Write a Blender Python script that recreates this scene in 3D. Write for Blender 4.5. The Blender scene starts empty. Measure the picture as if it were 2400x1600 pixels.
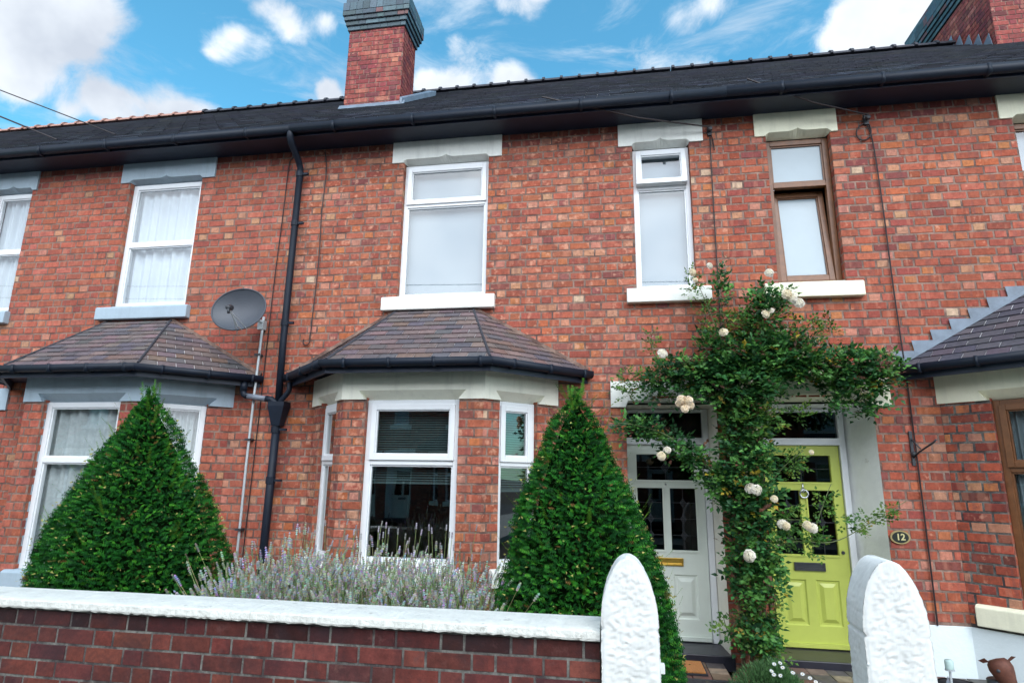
import bpy, math, random
import numpy as np
from mathutils import Vector, Matrix
R = math.radians
scene = bpy.context.scene
col = scene.collection
rng = random.Random(7)

# ------------------------------------------------------------------ helpers
def tag(o, label=None, cat=None, group=None, kind=None):
    if label: o['label'] = label
    if cat: o['category'] = cat
    if group: o['group'] = group
    if kind: o['kind'] = kind
    return o

def empty(name, loc, rz=0.0, label=None, cat=None, group=None):
    o = bpy.data.objects.new(name, None); col.objects.link(o)
    o.location = loc; o.rotation_euler = (0, 0, rz); o.empty_display_size = 0.2
    return tag(o, label, cat, group)

class Fr:
    """local frame: a along u, b up, c along the outward normal n"""
    def __init__(s, o, u, n, up=(0, 0, 1)):
        s.o = Vector(o); s.u = Vector(u).normalized(); s.n = Vector(n).normalized(); s.up = Vector(up)
    def __call__(s, a, b, c=0.0):
        return s.o + s.u * a + s.up * b + s.n * c

class MB:
    def __init__(s): s.v = []; s.f = []; s.c = []; s.col = (1, 1, 1)
    def quad(s, *p):
        i = len(s.v); s.v.extend([tuple(q) for q in p]); s.f.append(tuple(range(i, i + len(p)))); s.c.append(s.col)
    def poly(s, pts, faces):
        i = len(s.v); s.v.extend([tuple(q) for q in pts])
        for f in faces: s.f.append(tuple(i + k for k in f)); s.c.append(s.col)
    def boxf(s, F, a0, a1, b0, b1, c0, c1):
        P = [F(a, b, c) for c in (c0, c1) for b in (b0, b1) for a in (a0, a1)]
        s.poly(P, [(0, 2, 3, 1), (4, 5, 7, 6), (0, 1, 5, 4), (2, 6, 7, 3), (0, 4, 6, 2), (1, 3, 7, 5)])
    def box(s, x0, x1, y0, y1, z0, z1):
        s.boxf(Fr((0, 0, 0), (1, 0, 0), (0, 1, 0)), x0, x1, z0, z1, y0, y1)
    def ring(s, F, a0, a1, b0, b1, w, c0, c1, wb=None):
        wb = w if wb is None else wb
        s.boxf(F, a0, a0 + w, b0, b1, c0, c1); s.boxf(F, a1 - w, a1, b0, b1, c0, c1)
        s.boxf(F, a0 + w, a1 - w, b1 - wb, b1, c0, c1); s.boxf(F, a0 + w, a1 - w, b0, b0 + wb, c0, c1)
    def tube(s, pts, r, n=8, r1=None, cap=True):
        pts = [Vector(p) for p in pts]; k = len(pts); i0 = len(s.v); prev = None
        for j, p in enumerate(pts):
            t = (pts[min(j + 1, k - 1)] - pts[max(j - 1, 0)]).normalized()
            if prev is None:
                a = t.cross(Vector((0, 0, 1)))
                if a.length < .1: a = t.cross(Vector((0, 1, 0)))
            else: a = prev - t * prev.dot(t)
            a.normalize(); prev = a; b = t.cross(a)
            rr = r if r1 is None else r + (r1 - r) * j / (k - 1)
            for q in range(n):
                an = 2 * math.pi * q / n
                s.v.append(tuple(p + a * (math.cos(an) * rr) + b * (math.sin(an) * rr)))
        for j in range(k - 1):
            for q in range(n):
                q2 = (q + 1) % n
                s.f.append((i0 + j * n + q, i0 + j * n + q2, i0 + (j + 1) * n + q2, i0 + (j + 1) * n + q)); s.c.append(s.col)
        if cap:
            s.f.append(tuple(i0 + q for q in reversed(range(n)))); s.c.append(s.col)
            s.f.append(tuple(i0 + (k - 1) * n + q for q in range(n))); s.c.append(s.col)
    def prism(s, pts, vec):
        """pts: closed outline, extruded along vec"""
        n = len(pts); vec = Vector(vec); i = len(s.v)
        s.v.extend([tuple(p) for p in pts]); s.v.extend([tuple(Vector(p) + vec) for p in pts])
        s.f.append(tuple(range(i, i + n))); s.c.append(s.col)
        s.f.append(tuple(i + n + q for q in reversed(range(n)))); s.c.append(s.col)
        for q in range(n):
            r = (q + 1) % n
            s.f.append((i + q, i + n + q, i + n + r, i + r)); s.c.append(s.col)
    def lathe(s, o, prof, n=16, axis=(0, 0, 1)):
        o = Vector(o); ax = Vector(axis).normalized()
        a = ax.orthogonal().normalized(); b = ax.cross(a); i0 = len(s.v)
        for r, h in prof:
            for q in range(n):
                t = 2 * math.pi * q / n
                s.v.append(tuple(o + ax * h + a * (math.cos(t) * r) + b * (math.sin(t) * r)))
        for j in range(len(prof) - 1):
            for q in range(n):
                q2 = (q + 1) % n
                s.f.append((i0 + j * n + q, i0 + j * n + q2, i0 + (j + 1) * n + q2, i0 + (j + 1) * n + q)); s.c.append(s.col)
    def build(s, name, m, parent=None, smooth=False, bevel=0, loc=None, fix=True):
        off = Vector((0, 0, 0)) if loc is None else Vector(loc)
        me = bpy.data.meshes.new(name)
        V = np.array(s.v, dtype=np.float32) - np.array(off, dtype=np.float32)
        lens = np.array([len(f) for f in s.f], dtype=np.int32)
        idx = np.fromiter((i for f in s.f for i in f), dtype=np.int32)
        me.vertices.add(len(V)); me.vertices.foreach_set('co', V.ravel())
        me.loops.add(len(idx)); me.loops.foreach_set('vertex_index', idx)
        me.polygons.add(len(lens))
        me.polygons.foreach_set('loop_start', np.concatenate([[0], np.cumsum(lens)[:-1]]).astype(np.int32))
        me.polygons.foreach_set('loop_total', lens)
        me.update(calc_edges=True); me.validate()
        if any(c != (1, 1, 1) for c in s.c) and len(s.c) == len(me.polygons):
            at = me.attributes.new('Col', 'FLOAT_COLOR', 'FACE')
            C = np.ones((len(s.c), 4), dtype=np.float32); C[:, :3] = np.array(s.c, dtype=np.float32)
            at.data.foreach_set('color', C.ravel())
        me.polygons.foreach_set('use_smooth', [bool(smooth)] * len(me.polygons))
        if fix and len(V) < 60000:
            import bmesh
            bm = bmesh.new(); bm.from_mesh(me)
            bmesh.ops.recalc_face_normals(bm, faces=bm.faces); bm.to_mesh(me); bm.free()
        me.materials.append(m)
        o = bpy.data.objects.new(name, me); col.objects.link(o)
        if parent is not None: o.parent = parent
        if loc is not None: o.location = off
        if bevel:
            b = o.modifiers.new('bevel', 'BEVEL'); b.width = bevel; b.segments = 2; b.limit_method = 'ANGLE'
        return o

# ------------------------------------------------------------------ materials
def newmat(name):
    m = bpy.data.materials.new(name); m.use_nodes = True
    nt = m.node_tree; b = nt.nodes['Principled BSDF']
    return m, nt, b
def N(nt, t, **kw):
    n = nt.nodes.new(t)
    for k, v in kw.items():
        if k in n.inputs: n.inputs[k].default_value = v
        else: setattr(n, k, v)
    return n
def L(nt, a, b): nt.links.new(a, b)
def c4(c): return (c[0], c[1], c[2], 1)

def mat(name, color=None, rough=.6, attr=False, nscale=8, namt=.15, dirt=None, dscale=3, dthr=.6, bump=0, bscale=60, metal=0, spec=.5, sss=0, speck=0, streak=0):
    """plain or face-coloured surface with mottling, optional irregular dirt patches and relief"""
    m, nt, b = newmat(name)
    tc = N(nt, 'ShaderNodeTexCoord')
    if attr:
        src = N(nt, 'ShaderNodeAttribute', attribute_name='Col').outputs['Color']
    else:
        rgb = N(nt, 'ShaderNodeRGB'); rgb.outputs[0].default_value = c4(color); src = rgb.outputs[0]
    n1 = N(nt, 'ShaderNodeTexNoise', Scale=nscale, Detail=6.0, Roughness=.65); L(nt, tc.outputs['Object'], n1.inputs['Vector'])
    mr = N(nt, 'ShaderNodeMapRange'); mr.inputs['From Min'].default_value = .3; mr.inputs['From Max'].default_value = .7
    mr.inputs['To Min'].default_value = 1 - namt; mr.inputs['To Max'].default_value = 1 + namt
    L(nt, n1.outputs['Fac'], mr.inputs['Value'])
    mul = N(nt, 'ShaderNodeVectorMath', operation='SCALE'); L(nt, src, mul.inputs[0]); L(nt, mr.outputs[0], mul.inputs['Scale'])
    out = mul.outputs[0]
    if dirt:
        n2 = N(nt, 'ShaderNodeTexNoise', Scale=dscale, Detail=8.0, Roughness=.7); L(nt, tc.outputs['Object'], n2.inputs['Vector'])
        m2 = N(nt, 'ShaderNodeMapRange'); m2.inputs['From Min'].default_value = dthr - .06; m2.inputs['From Max'].default_value = dthr + .1
        L(nt, n2.outputs['Fac'], m2.inputs['Value'])
        mx = N(nt, 'ShaderNodeMix', data_type='RGBA'); L(nt, m2.outputs[0], mx.inputs[0]); L(nt, out, mx.inputs[6]); mx.inputs[7].default_value = c4(dirt)
        out = mx.outputs[2]
    if streak:      # run-off marks
        mp = N(nt, 'ShaderNodeMapping'); mp.inputs['Scale'].default_value = (11, 11, 1.2); L(nt, tc.outputs['Object'], mp.inputs[0])
        n4 = N(nt, 'ShaderNodeTexNoise', Scale=1.0, Detail=5.0, Roughness=.65); L(nt, mp.outputs[0], n4.inputs['Vector'])
        m4 = N(nt, 'ShaderNodeMapRange'); m4.inputs['From Min'].default_value = .50; m4.inputs['From Max'].default_value = .74; m4.inputs['To Min'].default_value = 1; m4.inputs['To Max'].default_value = 1 - streak; L(nt, n4.outputs['Fac'], m4.inputs['Value'])
        q = N(nt, 'ShaderNodeVectorMath', operation='SCALE'); L(nt, out, q.inputs[0]); L(nt, m4.outputs[0], q.inputs['Scale']); out = q.outputs[0]
    if speck:
        n3 = N(nt, 'ShaderNodeTexNoise', Scale=140.0, Detail=2.0); L(nt, tc.outputs['Object'], n3.inputs['Vector'])
        m3 = N(nt, 'ShaderNodeMapRange'); m3.inputs['From Min'].default_value = .35; m3.inputs['From Max'].default_value = .65
        m3.inputs['To Min'].default_value = 1 - speck; m3.inputs['To Max'].default_value = 1 + speck; L(nt, n3.outputs['Fac'], m3.inputs['Value'])
        q = N(nt, 'ShaderNodeVectorMath', operation='SCALE'); L(nt, out, q.inputs[0]); L(nt, m3.outputs[0], q.inputs['Scale']); out = q.outputs[0]
    L(nt, out, b.inputs['Base Color'])
    b.inputs['Roughness'].default_value = rough; b.inputs['Metallic'].default_value = metal
    b.inputs['Specular IOR Level'].default_value = spec
    if sss:
        b.inputs['Subsurface Weight'].default_value = sss; b.inputs['Subsurface Scale'].default_value = .01
    if bump:
        nb = N(nt, 'ShaderNodeTexNoise', Scale=bscale, Detail=5.0, Roughness=.6); L(nt, tc.outputs['Object'], nb.inputs['Vector'])
        bp = N(nt, 'ShaderNodeBump', Strength=1.0, Distance=bump); L(nt, nb.outputs['Fac'], bp.inputs['Height']); L(nt, bp.outputs[0], b.inputs['Normal'])
    return m

def brickmat(name, kiss=1.0, pale=(.62, .33, .22), palethr=.62, soot=(.07, .035, .035), sootthr=.62, sscale=1.3, rough=.85):
    m, nt, b = newmat(name)
    tc = N(nt, 'ShaderNodeTexCoord'); P = tc.outputs['Object']
    src = N(nt, 'ShaderNodeAttribute', attribute_name='Col').outputs['Color']
    def noise(s, d=5, r=.6):
        n = N(nt, 'ShaderNodeTexNoise', Scale=float(s), Detail=float(d), Roughness=r); L(nt, P, n.inputs['Vector']); return n.outputs['Fac']
    def rng_(v, a, c, lo=0, hi=1):
        q = N(nt, 'ShaderNodeMapRange'); L(nt, v, q.inputs['Value'])
        for k, x in (('From Min', a), ('From Max', c), ('To Min', lo), ('To Max', hi)): q.inputs[k].default_value = x
        return q.outputs[0]
    def mul(a, s):
        q = N(nt, 'ShaderNodeVectorMath', operation='SCALE'); L(nt, a, q.inputs[0]); L(nt, s, q.inputs['Scale']); return q.outputs[0]
    def mix(f, a, c):
        q = N(nt, 'ShaderNodeMix', data_type='RGBA'); L(nt, f, q.inputs[0]); L(nt, a, q.inputs[6]); q.inputs[7].default_value = c4(c); return q.outputs[2]
    o = mul(src, rng_(noise(26, 6, .7), .3, .7, .66, 1.30))
    o = mul(o, rng_(noise(.9, 3), .3, .7, .9, 1.1))
    o = mix(rng_(noise(13, 4, .55), palethr, palethr + .12, 0, .62), o, pale)      # worn faces show paler clay
    o = mix(rng_(noise(17.3, 5, .7), .57, .70, 0, .65), o, (.12, .05, .045))
    mp = N(nt, 'ShaderNodeMapping'); mp.inputs['Scale'].default_value = (15, 15, 3.5); L(nt, P, mp.inputs[0])
    nb_ = N(nt, 'ShaderNodeTexNoise', Scale=1.0, Detail=2.0, Roughness=.4); L(nt, mp.outputs[0], nb_.inputs['Vector'])
    o = mix(rng_(nb_.outputs['Fac'], .58, .66, 0, .38 * kiss), o, (.17, .07, .065))     # darker kiss marks left by the kiln stacking
    o = mix(rng_(nb_.outputs['Fac'], .42, .36, 0, .22 * kiss), o, (.55, .26, .17))
    o = mix(rng_(noise(sscale, 7, .7), sootthr, sootthr + .16, 0, .55), o, soot)
    L(nt, o, b.inputs['Base Color']); b.inputs['Roughness'].default_value = rough; b.inputs['Specular IOR Level'].default_value = .25
    bp = N(nt, 'ShaderNodeBump', Strength=.8, Distance=.0025); L(nt, noise(90, 4), bp.inputs['Height']); L(nt, bp.outputs[0], b.inputs['Normal'])
    return m

def glassmat(name, tint=(.9, .95, .95), boost=2.2, wavy=.0):
    m = bpy.data.materials.new(name); m.use_nodes = True; nt = m.node_tree; nt.nodes.clear()
    out = N(nt, 'ShaderNodeOutputMaterial'); mx = N(nt, 'ShaderNodeMixShader')
    tr = N(nt, 'ShaderNodeBsdfTransparent'); tr.inputs[0].default_value = c4(tint)
    gl = N(nt, 'ShaderNodeBsdfGlossy'); gl.inputs['Roughness'].default_value = .0; gl.inputs['Color'].default_value = (1, 1, 1, 1)
    fr = N(nt, 'ShaderNodeFresnel', IOR=1.52)
    ge = N(nt, 'ShaderNodeNewGeometry'); ri = N(nt, 'ShaderNodeMapRange'); ri.inputs['To Min'].default_value = 1.52; ri.inputs['To Max'].default_value = 1 / 1.52
    L(nt, ge.outputs['Backfacing'], ri.inputs['Value']); L(nt, ri.outputs[0], fr.inputs['IOR'])     # same gloss from either side of the pane
    ma = N(nt, 'ShaderNodeMath', operation='MULTIPLY', use_clamp=True); ma.inputs[1].default_value = boost
    L(nt, fr.outputs[0], ma.inputs[0]); L(nt, ma.outputs[0], mx.inputs[0]); L(nt, tr.outputs[0], mx.inputs[1]); L(nt, gl.outputs[0], mx.inputs[2])
    if wavy:
        tc = N(nt, 'ShaderNodeTexCoord'); nz = N(nt, 'ShaderNodeTexNoise', Scale=2.5, Detail=1.0); L(nt, tc.outputs['Object'], nz.inputs['Vector'])
        bp = N(nt, 'ShaderNodeBump', Strength=1.0, Distance=wavy); L(nt, nz.outputs['Fac'], bp.inputs['Height']); L(nt, bp.outputs[0], gl.inputs['Normal'])
    L(nt, mx.outputs[0], out.inputs[0]); return m

M = {}
M['brick_a'] = brickmat('brick_worn', palethr=.55)
M['brick_b'] = brickmat('brick_even', palethr=.66)
M['brick_c'] = brickmat('brick_deep', palethr=.63)
M['brick_wall'] = brickmat('brick_garden', kiss=0.0, pale=(.25, .12, .09), palethr=.68, soot=(.018, .014, .018), sootthr=.46, sscale=3.2, rough=.6)
M['mortar'] = mat('mortar_brown', (.25, .165, .13), .95, namt=.35, nscale=14, dirt=(.11, .065, .055), dscale=5, dthr=.50, bump=.004)
M['mortar_pale'] = mat('mortar_grey', (.15, .145, .13), .95, namt=.5, nscale=30, dirt=(.05, .04, .04), dscale=7, dthr=.50, bump=.004)
M['upvc'] = mat('white_frame', (.76, .78, .80), .3, namt=.02)
M['brown_frame'] = mat('brown_frame', (.16, .065, .025), .35, namt=.25, nscale=14)
M['white_stone'] = mat('white_painted_stone', (.79, .80, .75), .6, streak=.16, namt=.05, nscale=5, bump=.002, bscale=40, dirt=(.6, .58, .5), dscale=5, dthr=.68)
M['ivory_stone'] = mat('ivory_painted_stone', (.80, .79, .67), .6, streak=.14, namt=.05, nscale=5, bump=.002, bscale=40)
M['cream_stone'] = mat('cream_painted_stone', (.79, .77, .59), .6, streak=.14, namt=.05, nscale=5, bump=.002, bscale=40, dirt=(.5, .47, .36), dscale=6, dthr=.7)
M['grey_stone'] = mat('greyblue_painted_stone', (.36, .45, .52), .6, streak=.14, namt=.06, nscale=5, bump=.002, bscale=40)
M['black_pvc'] = mat('black_plastic', (.006, .011, .022), .55, namt=.2, spec=.3)
M['grey_pvc'] = mat('grey_plastic', (.16, .18, .22), .4, namt=.1)
M['obscure'] = mat('obscure_glass', (.34, .41, .45), .12, namt=.02)
M['soffit'] = mat('dark_painted_board', (.008, .015, .034), .5, namt=.2)
M['tile'] = mat('plain_clay_tile', attr=True, rough=.65, nscale=30, namt=.25, dirt=(.09, .08, .085), dscale=9, dthr=.62, bump=.003)
M['slate'] = mat('dark_roof_slate', attr=True, rough=.6, nscale=9, namt=.3, bump=.003, dirt=(.035, .04, .05), dscale=4, dthr=.6)
M['terracotta'] = mat('terracotta_tile', (.34, .18, .14), .8, namt=.25)
M['ridge'] = mat('dark_ridge_tile', (.035, .035, .045), .8, namt=.3)
M['lead'] = mat('lead_flashing', (.15, .19, .24), .5, namt=.25, nscale=7, bump=.004, bscale=14)
M['glass'] = glassmat('window_glass', tint=(.97, .99, 1), boost=2.2)
M['glass_dark'] = glassmat('bay_glass', tint=(.60, .66, .66), boost=3.0, wavy=.0012)
M['glass_door'] = glassmat('door_glass', tint=(.25, .28, .32), boost=.9)
M['blind'] = mat('pale_blind', (.26, .31, .34), .8, namt=.02)
M['net'] = mat('net_curtain', (.52, .58, .62), .9, namt=.05, nscale=4)
M['blind_dark'] = mat('grey_green_blind', (.13, .18, .18), .5, namt=.1)
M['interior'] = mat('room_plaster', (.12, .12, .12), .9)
M['curtain'] = mat('beige_curtain', (.42, .47, .47), .9, namt=.15, nscale=20)
M['sage'] = mat('sage_paint', (.67, .72, .65), .38, namt=.03)
M['lime'] = mat('lime_paint', (.47, .53, .105), .36, namt=.04)
M['brass'] = mat('brass', (.75, .47, .10), .3, metal=1, namt=.1)
M['chrome'] = mat('chrome', (.7, .72, .75), .15, metal=1)
M['dark_metal'] = mat('dark_metal', (.03, .033, .04), .45, namt=.3)
M['dish'] = mat('grey_dish_paint', (.055, .062, .078), .5, namt=.1, nscale=5, dirt=(.04, .045, .05), dscale=8, dthr=.66)
M['galv'] = mat('galvanised_steel', (.50, .54, .56), .45, namt=.15, metal=.3)
M['cable'] = mat('black_cable', (.02, .012, .014), .6)
M['chimney_band'] = mat('blue_engineering_brick', attr=True, rough=.6, nscale=20, namt=.3)
M['reveal_white'] = mat('white_painted_brick', (.84, .85, .83), .6, namt=.06, nscale=6, bump=.006, bscale=12, dirt=(.5, .47, .42), dscale=7, dthr=.68)
M['reveal_cream'] = mat('cream_painted_plaster', (.80, .78, .69), .6, namt=.05)
M['plinth_white'] = mat('white_painted_plinth', (.70, .78, .80), .65, namt=.04, nscale=4, bump=.003, bscale=30)
M['coping'] = mat('rough_white_coping', (.68, .68, .63), .75, namt=.10, nscale=12, bump=.008, bscale=45, dirt=(.20, .19, .16), dscale=13, dthr=.67)
M['post'] = mat('rough_white_post', (.74, .75, .725), .75, streak=.18, namt=.07, nscale=9, dirt=(.40, .39, .33), dscale=7, dthr=.67)
M['step'] = mat('dark_painted_step', (.018, .018, .028), .4, namt=.3)
M['path_tile'] = mat('worn_path_tile', attr=True, rough=.7, nscale=14, namt=.35, dirt=(.10, .09, .06), dscale=9, dthr=.58)
M['mat'] = mat('coir_mat', (.42, .17, .05), .95, namt=.25, nscale=90, bump=.01, bscale=150)
M['rubber'] = mat('black_rubber', (.015, .015, .02), .8)
M['bounce_bed'] = mat('pale_bounce_bed', (.36, .33, .28), .95, namt=.5, nscale=60, bump=.01, bscale=90)
M['soil'] = mat('garden_soil', (.05, .035, .022), .95, namt=.4, nscale=20, bump=.02, bscale=30)
M['asphalt'] = mat('asphalt', (.05, .05, .052), .9, namt=.2, nscale=40, bump=.004, bscale=200)
M['paving'] = mat('concrete_paving', (.36, .35, .32), .9, namt=.2, nscale=6, bump=.003, bscale=80)
M['kerbstone'] = mat('kerb_stone', (.28, .27, .25), .9, namt=.15)
M['rust'] = mat('rusty_metal', (.11, .035, .02), .65, namt=.4, nscale=20, metal=.2)
M['led'] = mat('window_lead', (.05, .055, .065), .4)
def leafmat(name, rough=.45, trans=.25, namt=.2, spec=.3):
    m = mat(name, attr=True, rough=rough, nscale=20, namt=namt, spec=spec)
    nt = m.node_tree; b = nt.nodes['Principled BSDF']; out = nt.nodes['Material Output']
    t = N(nt, 'ShaderNodeBsdfTranslucent'); mx = N(nt, 'ShaderNodeMixShader'); mx.inputs[0].default_value = trans
    src = b.inputs['Base Color'].links[0].from_socket
    L(nt, src, t.inputs[0]); L(nt, b.outputs[0], mx.inputs[1]); L(nt, t.outputs[0], mx.inputs[2]); L(nt, mx.outputs[0], out.inputs[0])
    return m
M['leaf'] = leafmat('leaf'); M['yew'] = leafmat('yew_needles', .6, .12, spec=.12); M['petal'] = leafmat('petal', .6, .35, .05)
M['stem'] = mat('plant_stem', attr=True, rough=.7, namt=.3, nscale=30)
M['dark_inner'] = mat('shade_core', (.006, .012, .004), 1.0, spec=0)
M['bark'] = mat('rose_bark', (.16, .10, .06), .9, namt=.4, nscale=30, bump=.01)

# ------------------------------------------------------------------ brickwork
GA = .0815
def pick(pal, r):
    x = r.random() * sum(p[0] for p in pal)
    for w, c in pal:
        x -= w
        if x <= 0: break
    k = r.uniform(.86, 1.14)
    return (c[0] * k, c[1] * k * r.uniform(.92, 1.08), c[2] * k * r.uniform(.92, 1.08))
PAL_A = [(6, (0.375, 0.11, 0.066)), (5, (0.41, 0.135, 0.085)), (2.4, (0.325, 0.095, 0.065)), (0.5, (0.44, 0.14, 0.06)), (0.5, (0.46, 0.21, 0.135)), (1.3, (0.265, 0.092, 0.08))]
PAL_B = [(6, (0.395, 0.116, 0.075)), (4, (0.42, 0.136, 0.092)), (2, (0.35, 0.1, 0.07)), (0.4, (0.44, 0.148, 0.075)), (0.5, (0.28, 0.083, 0.065)), (0.15, (0.47, 0.248, 0.16))]
PAL_C = [(6, (0.345, 0.092, 0.056)), (5, (0.38, 0.112, 0.07)), (2.6, (0.295, 0.078, 0.056)), (0.5, (0.42, 0.127, 0.057)), (0.4, (0.45, 0.192, 0.127)), (1.2, (0.235, 0.074, 0.064))]
PAL_D = [(6, (.36, .088, .052)), (4, (.41, .105, .06)), (3, (.25, .062, .045)), (1, (.17, .055, .045)), (.7, (.45, .22, .14))]
PAL_W = [(6, (.135, .034, .026)), (4, (.115, .030, .025)), (2, (.16, .044, .032)), (1, (.08, .026, .024))]
PAL_CH = [(5, (.22, .05, .05)), (3, (.27, .065, .055)), (2, (.15, .04, .045)), (.7, (.36, .12, .09))]

def bricks(mb, F, a0, a1, b0, b1, holes=(), pal=PAL_A, r=rng, g=GA, bond=(.214, .114), j=.0165, b_off=0.0, phase=0.0, end=True, topdark=0, dep=.0045):
    S, H = bond; P = S + H
    k0 = math.floor((b0 - b_off) / g); k1 = math.ceil((b1 - b_off) / g)
    for k in range(k0, k1):
        z0 = max(b0, b_off + k * g + j / 2); z1 = min(b1, b_off + (k + 1) * g - j / 2)
        if z1 - z0 < .015: continue
        zm = (z0 + z1) / 2
        hs = sorted((h[0], h[1]) for h in holes if h[2] < zm < h[3])
        iv = []; x = a0
        for h0, h1 in hs:
            if h0 > x: iv.append((x, min(h0, a1)))
            x = max(x, h1)
        if x < a1: iv.append((x, a1))
        ph = phase + (P / 2 if k % 2 else 0) + r.uniform(-.012, .012)
        n0 = math.floor((a0 - ph) / P) - 1; xs = []; x = ph + n0 * P
        while x < a1:
            if H > 0 and r.random() < .08:      # a stray extra header or stretcher: the bond wanders
                xs.append((x, x + H)); xs.append((x + H, x + P - H)) if P - 2 * H < .02 else (xs.append((x + H, x + 2 * H)), xs.append((x + 2 * H, x + P)))
            else:
                xs.append((x, x + S))
                if H > 0: xs.append((x + S, x + P))
            x += P
        for s, e in xs:
            for i0, i1 in iv:
                A = max(s, i0); B = min(e, i1)
                if B - A < .03: continue
                A2 = A + (j / 2 if A > i0 + 1e-6 else 0); B2 = B - (j / 2 if B < i1 - 1e-6 else 0)
                c = pick(pal, r)
                if e - s < .15:
                    q_ = r.random()
                    if any(pal is q for q in (PAL_A, PAL_B, PAL_C, PAL_D)):
                        if q_ < .12 and pal is not PAL_B: c = (.46 * r.uniform(.9, 1.1), .165 * r.uniform(.85, 1.15), .075)
                        elif q_ < (.14 if pal is PAL_B else .30): c = (.48 * r.uniform(.9, 1.1), .235 * r.uniform(.85, 1.15), .155)
                        elif q_ > (.998 if pal is PAL_B else .986): c = (.56, .42, .30)
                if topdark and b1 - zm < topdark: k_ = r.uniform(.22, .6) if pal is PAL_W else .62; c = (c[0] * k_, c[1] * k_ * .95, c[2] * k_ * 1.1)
                if any(pal is q for q in (PAL_A, PAL_B, PAL_C, PAL_D)): c = (c[0] * .90, c[1] * .84, c[2] * .81)
                mb.col = c
                ja = lambda q=(.0026 if g > .08 and g < .083 else .0012): r.uniform(-q, q)
                of = r.uniform(-.0008, .0006); be = .0024
                o = [F(A2 + ja(), z0 + ja(), -dep), F(B2 + ja(), z0 + ja(), -dep), F(B2 + ja(), z1 + ja(), -dep), F(A2 + ja(), z1 + ja(), -dep)]
                q = [F(A2 + be, z0 + be + ja(), of), F(B2 - be, z0 + be + ja(), of), F(B2 - be, z1 - be + ja(), of), F(A2 + be, z1 - be + ja(), of)]
                mb.poly(o + q, [(4, 5, 6, 7), (0, 1, 5, 4), (1, 2, 6, 5), (2, 3, 7, 6), (3, 0, 4, 7)])
    mb.col = (1, 1, 1)

def sheet(mb, F, a0, a1, b0, b1, c, holes=()):
    """flat sheet with rectangular holes, cut on a grid"""
    As = sorted({a0, a1, *[min(max(h[i], a0), a1) for h in holes for i in (0, 1)]})
    Bs = sorted({b0, b1, *[min(max(h[i], b0), b1) for h in holes for i in (2, 3)]})
    for i in range(len(As) - 1):
        for k in range(len(Bs) - 1):
            x = (As[i] + As[i + 1]) / 2; z = (Bs[k] + Bs[k + 1]) / 2
            if any(h[0] < x < h[1] and h[2] < z < h[3] for h in holes): continue
            mb.quad(F(As[i], Bs[k], c), F(As[i + 1], Bs[k], c), F(As[i + 1], Bs[k + 1], c), F(As[i], Bs[k + 1], c))

def tiles(mb, P0, P1, Q0, Q1, rows, tw, th, pal, r=rng, lift=.012):
    """overlapping tiles on the facet with eaves P0-P1 and top Q0-Q1"""
    P0, P1, Q0, Q1 = map(Vector, (P0, P1, Q0, Q1))
    u = (P1 - P0).normalized(); n = u.cross(((Q0 + Q1) / 2 - (P0 + P1) / 2)).normalized()
    if n.z < 0: n = -n
    for i in range(rows):
        t0 = i / rows; t1 = min(1.0, (i + 1.15) / rows)
        A0 = P0.lerp(Q0, t0); A1 = P1.lerp(Q1, t0); B0 = P0.lerp(Q0, t1); B1 = P1.lerp(Q1, t1)
        s0 = (A0 - P0).dot(u); s1 = (A1 - P0).dot(u); base0 = A0 - u * s0
        e0 = (B0 - P0).dot(u); e1 = (B1 - P0).dot(u); base1 = B0 - u * e0
        lo, hi = min(s0, e0), max(s1, e1)
        x = math.floor(lo / tw) * tw + (tw / 2 if i % 2 else 0) - tw
        while x < hi:
            a, b = x + .002, x + tw - .002; x += tw
            a_b, b_b = max(a, s0), min(b, s1); a_t, b_t = max(a, e0), min(b, e1)
            if b_b - a_b < .01: continue
            if b_t - a_t < .001:
                m_ = e0 if a < e0 else e1; a_t = b_t = m_
            mb.col = pick(pal, r); h = lift + r.uniform(-.003, .003)
            p = [base0 + u * a_b + n * h, base0 + u * b_b + n * h, base1 + u * b_t + n * .001, base1 + u * a_t + n * .001]
            d = [base0 + u * a_b - n * .004, base0 + u * b_b - n * .004]
            mb.quad(*p); mb.quad(d[0], d[1], p[1], p[0])
    mb.col = (1, 1, 1)
    mb.quad(P0 - n * .006, P1 - n * .006, Q1 - n * .006, Q0 - n * .006)
PAL_T = [(5, (.115, .090, .092)), (4, (.145, .105, .105)), (3, (.095, .085, .095)), (1, (.18, .12, .115)), (1, (.15, .095, .08))]
PAL_TB = [(5, (.065, .06, .075)), (3, (.05, .05, .065)), (2, (.085, .07, .085))]
PAL_S = [(5, (.040, .044, .058)), (4, (.048, .052, .068)), (2, (.034, .038, .048)), (1, (.058, .058, .066))]

# ------------------------------------------------------------------ windows
def bar_profile(mb, F, a0, a1, b0, b1, w, c0, c1):
    """frame ring with a stepped inner bead"""
    mb.ring(F, a0, a1, b0, b1, w, c0, c1)
    mb.ring(F, a0 + w, a1 - w, b0 + w, b1 - w, .012, c0, c1 - .012)

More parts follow.
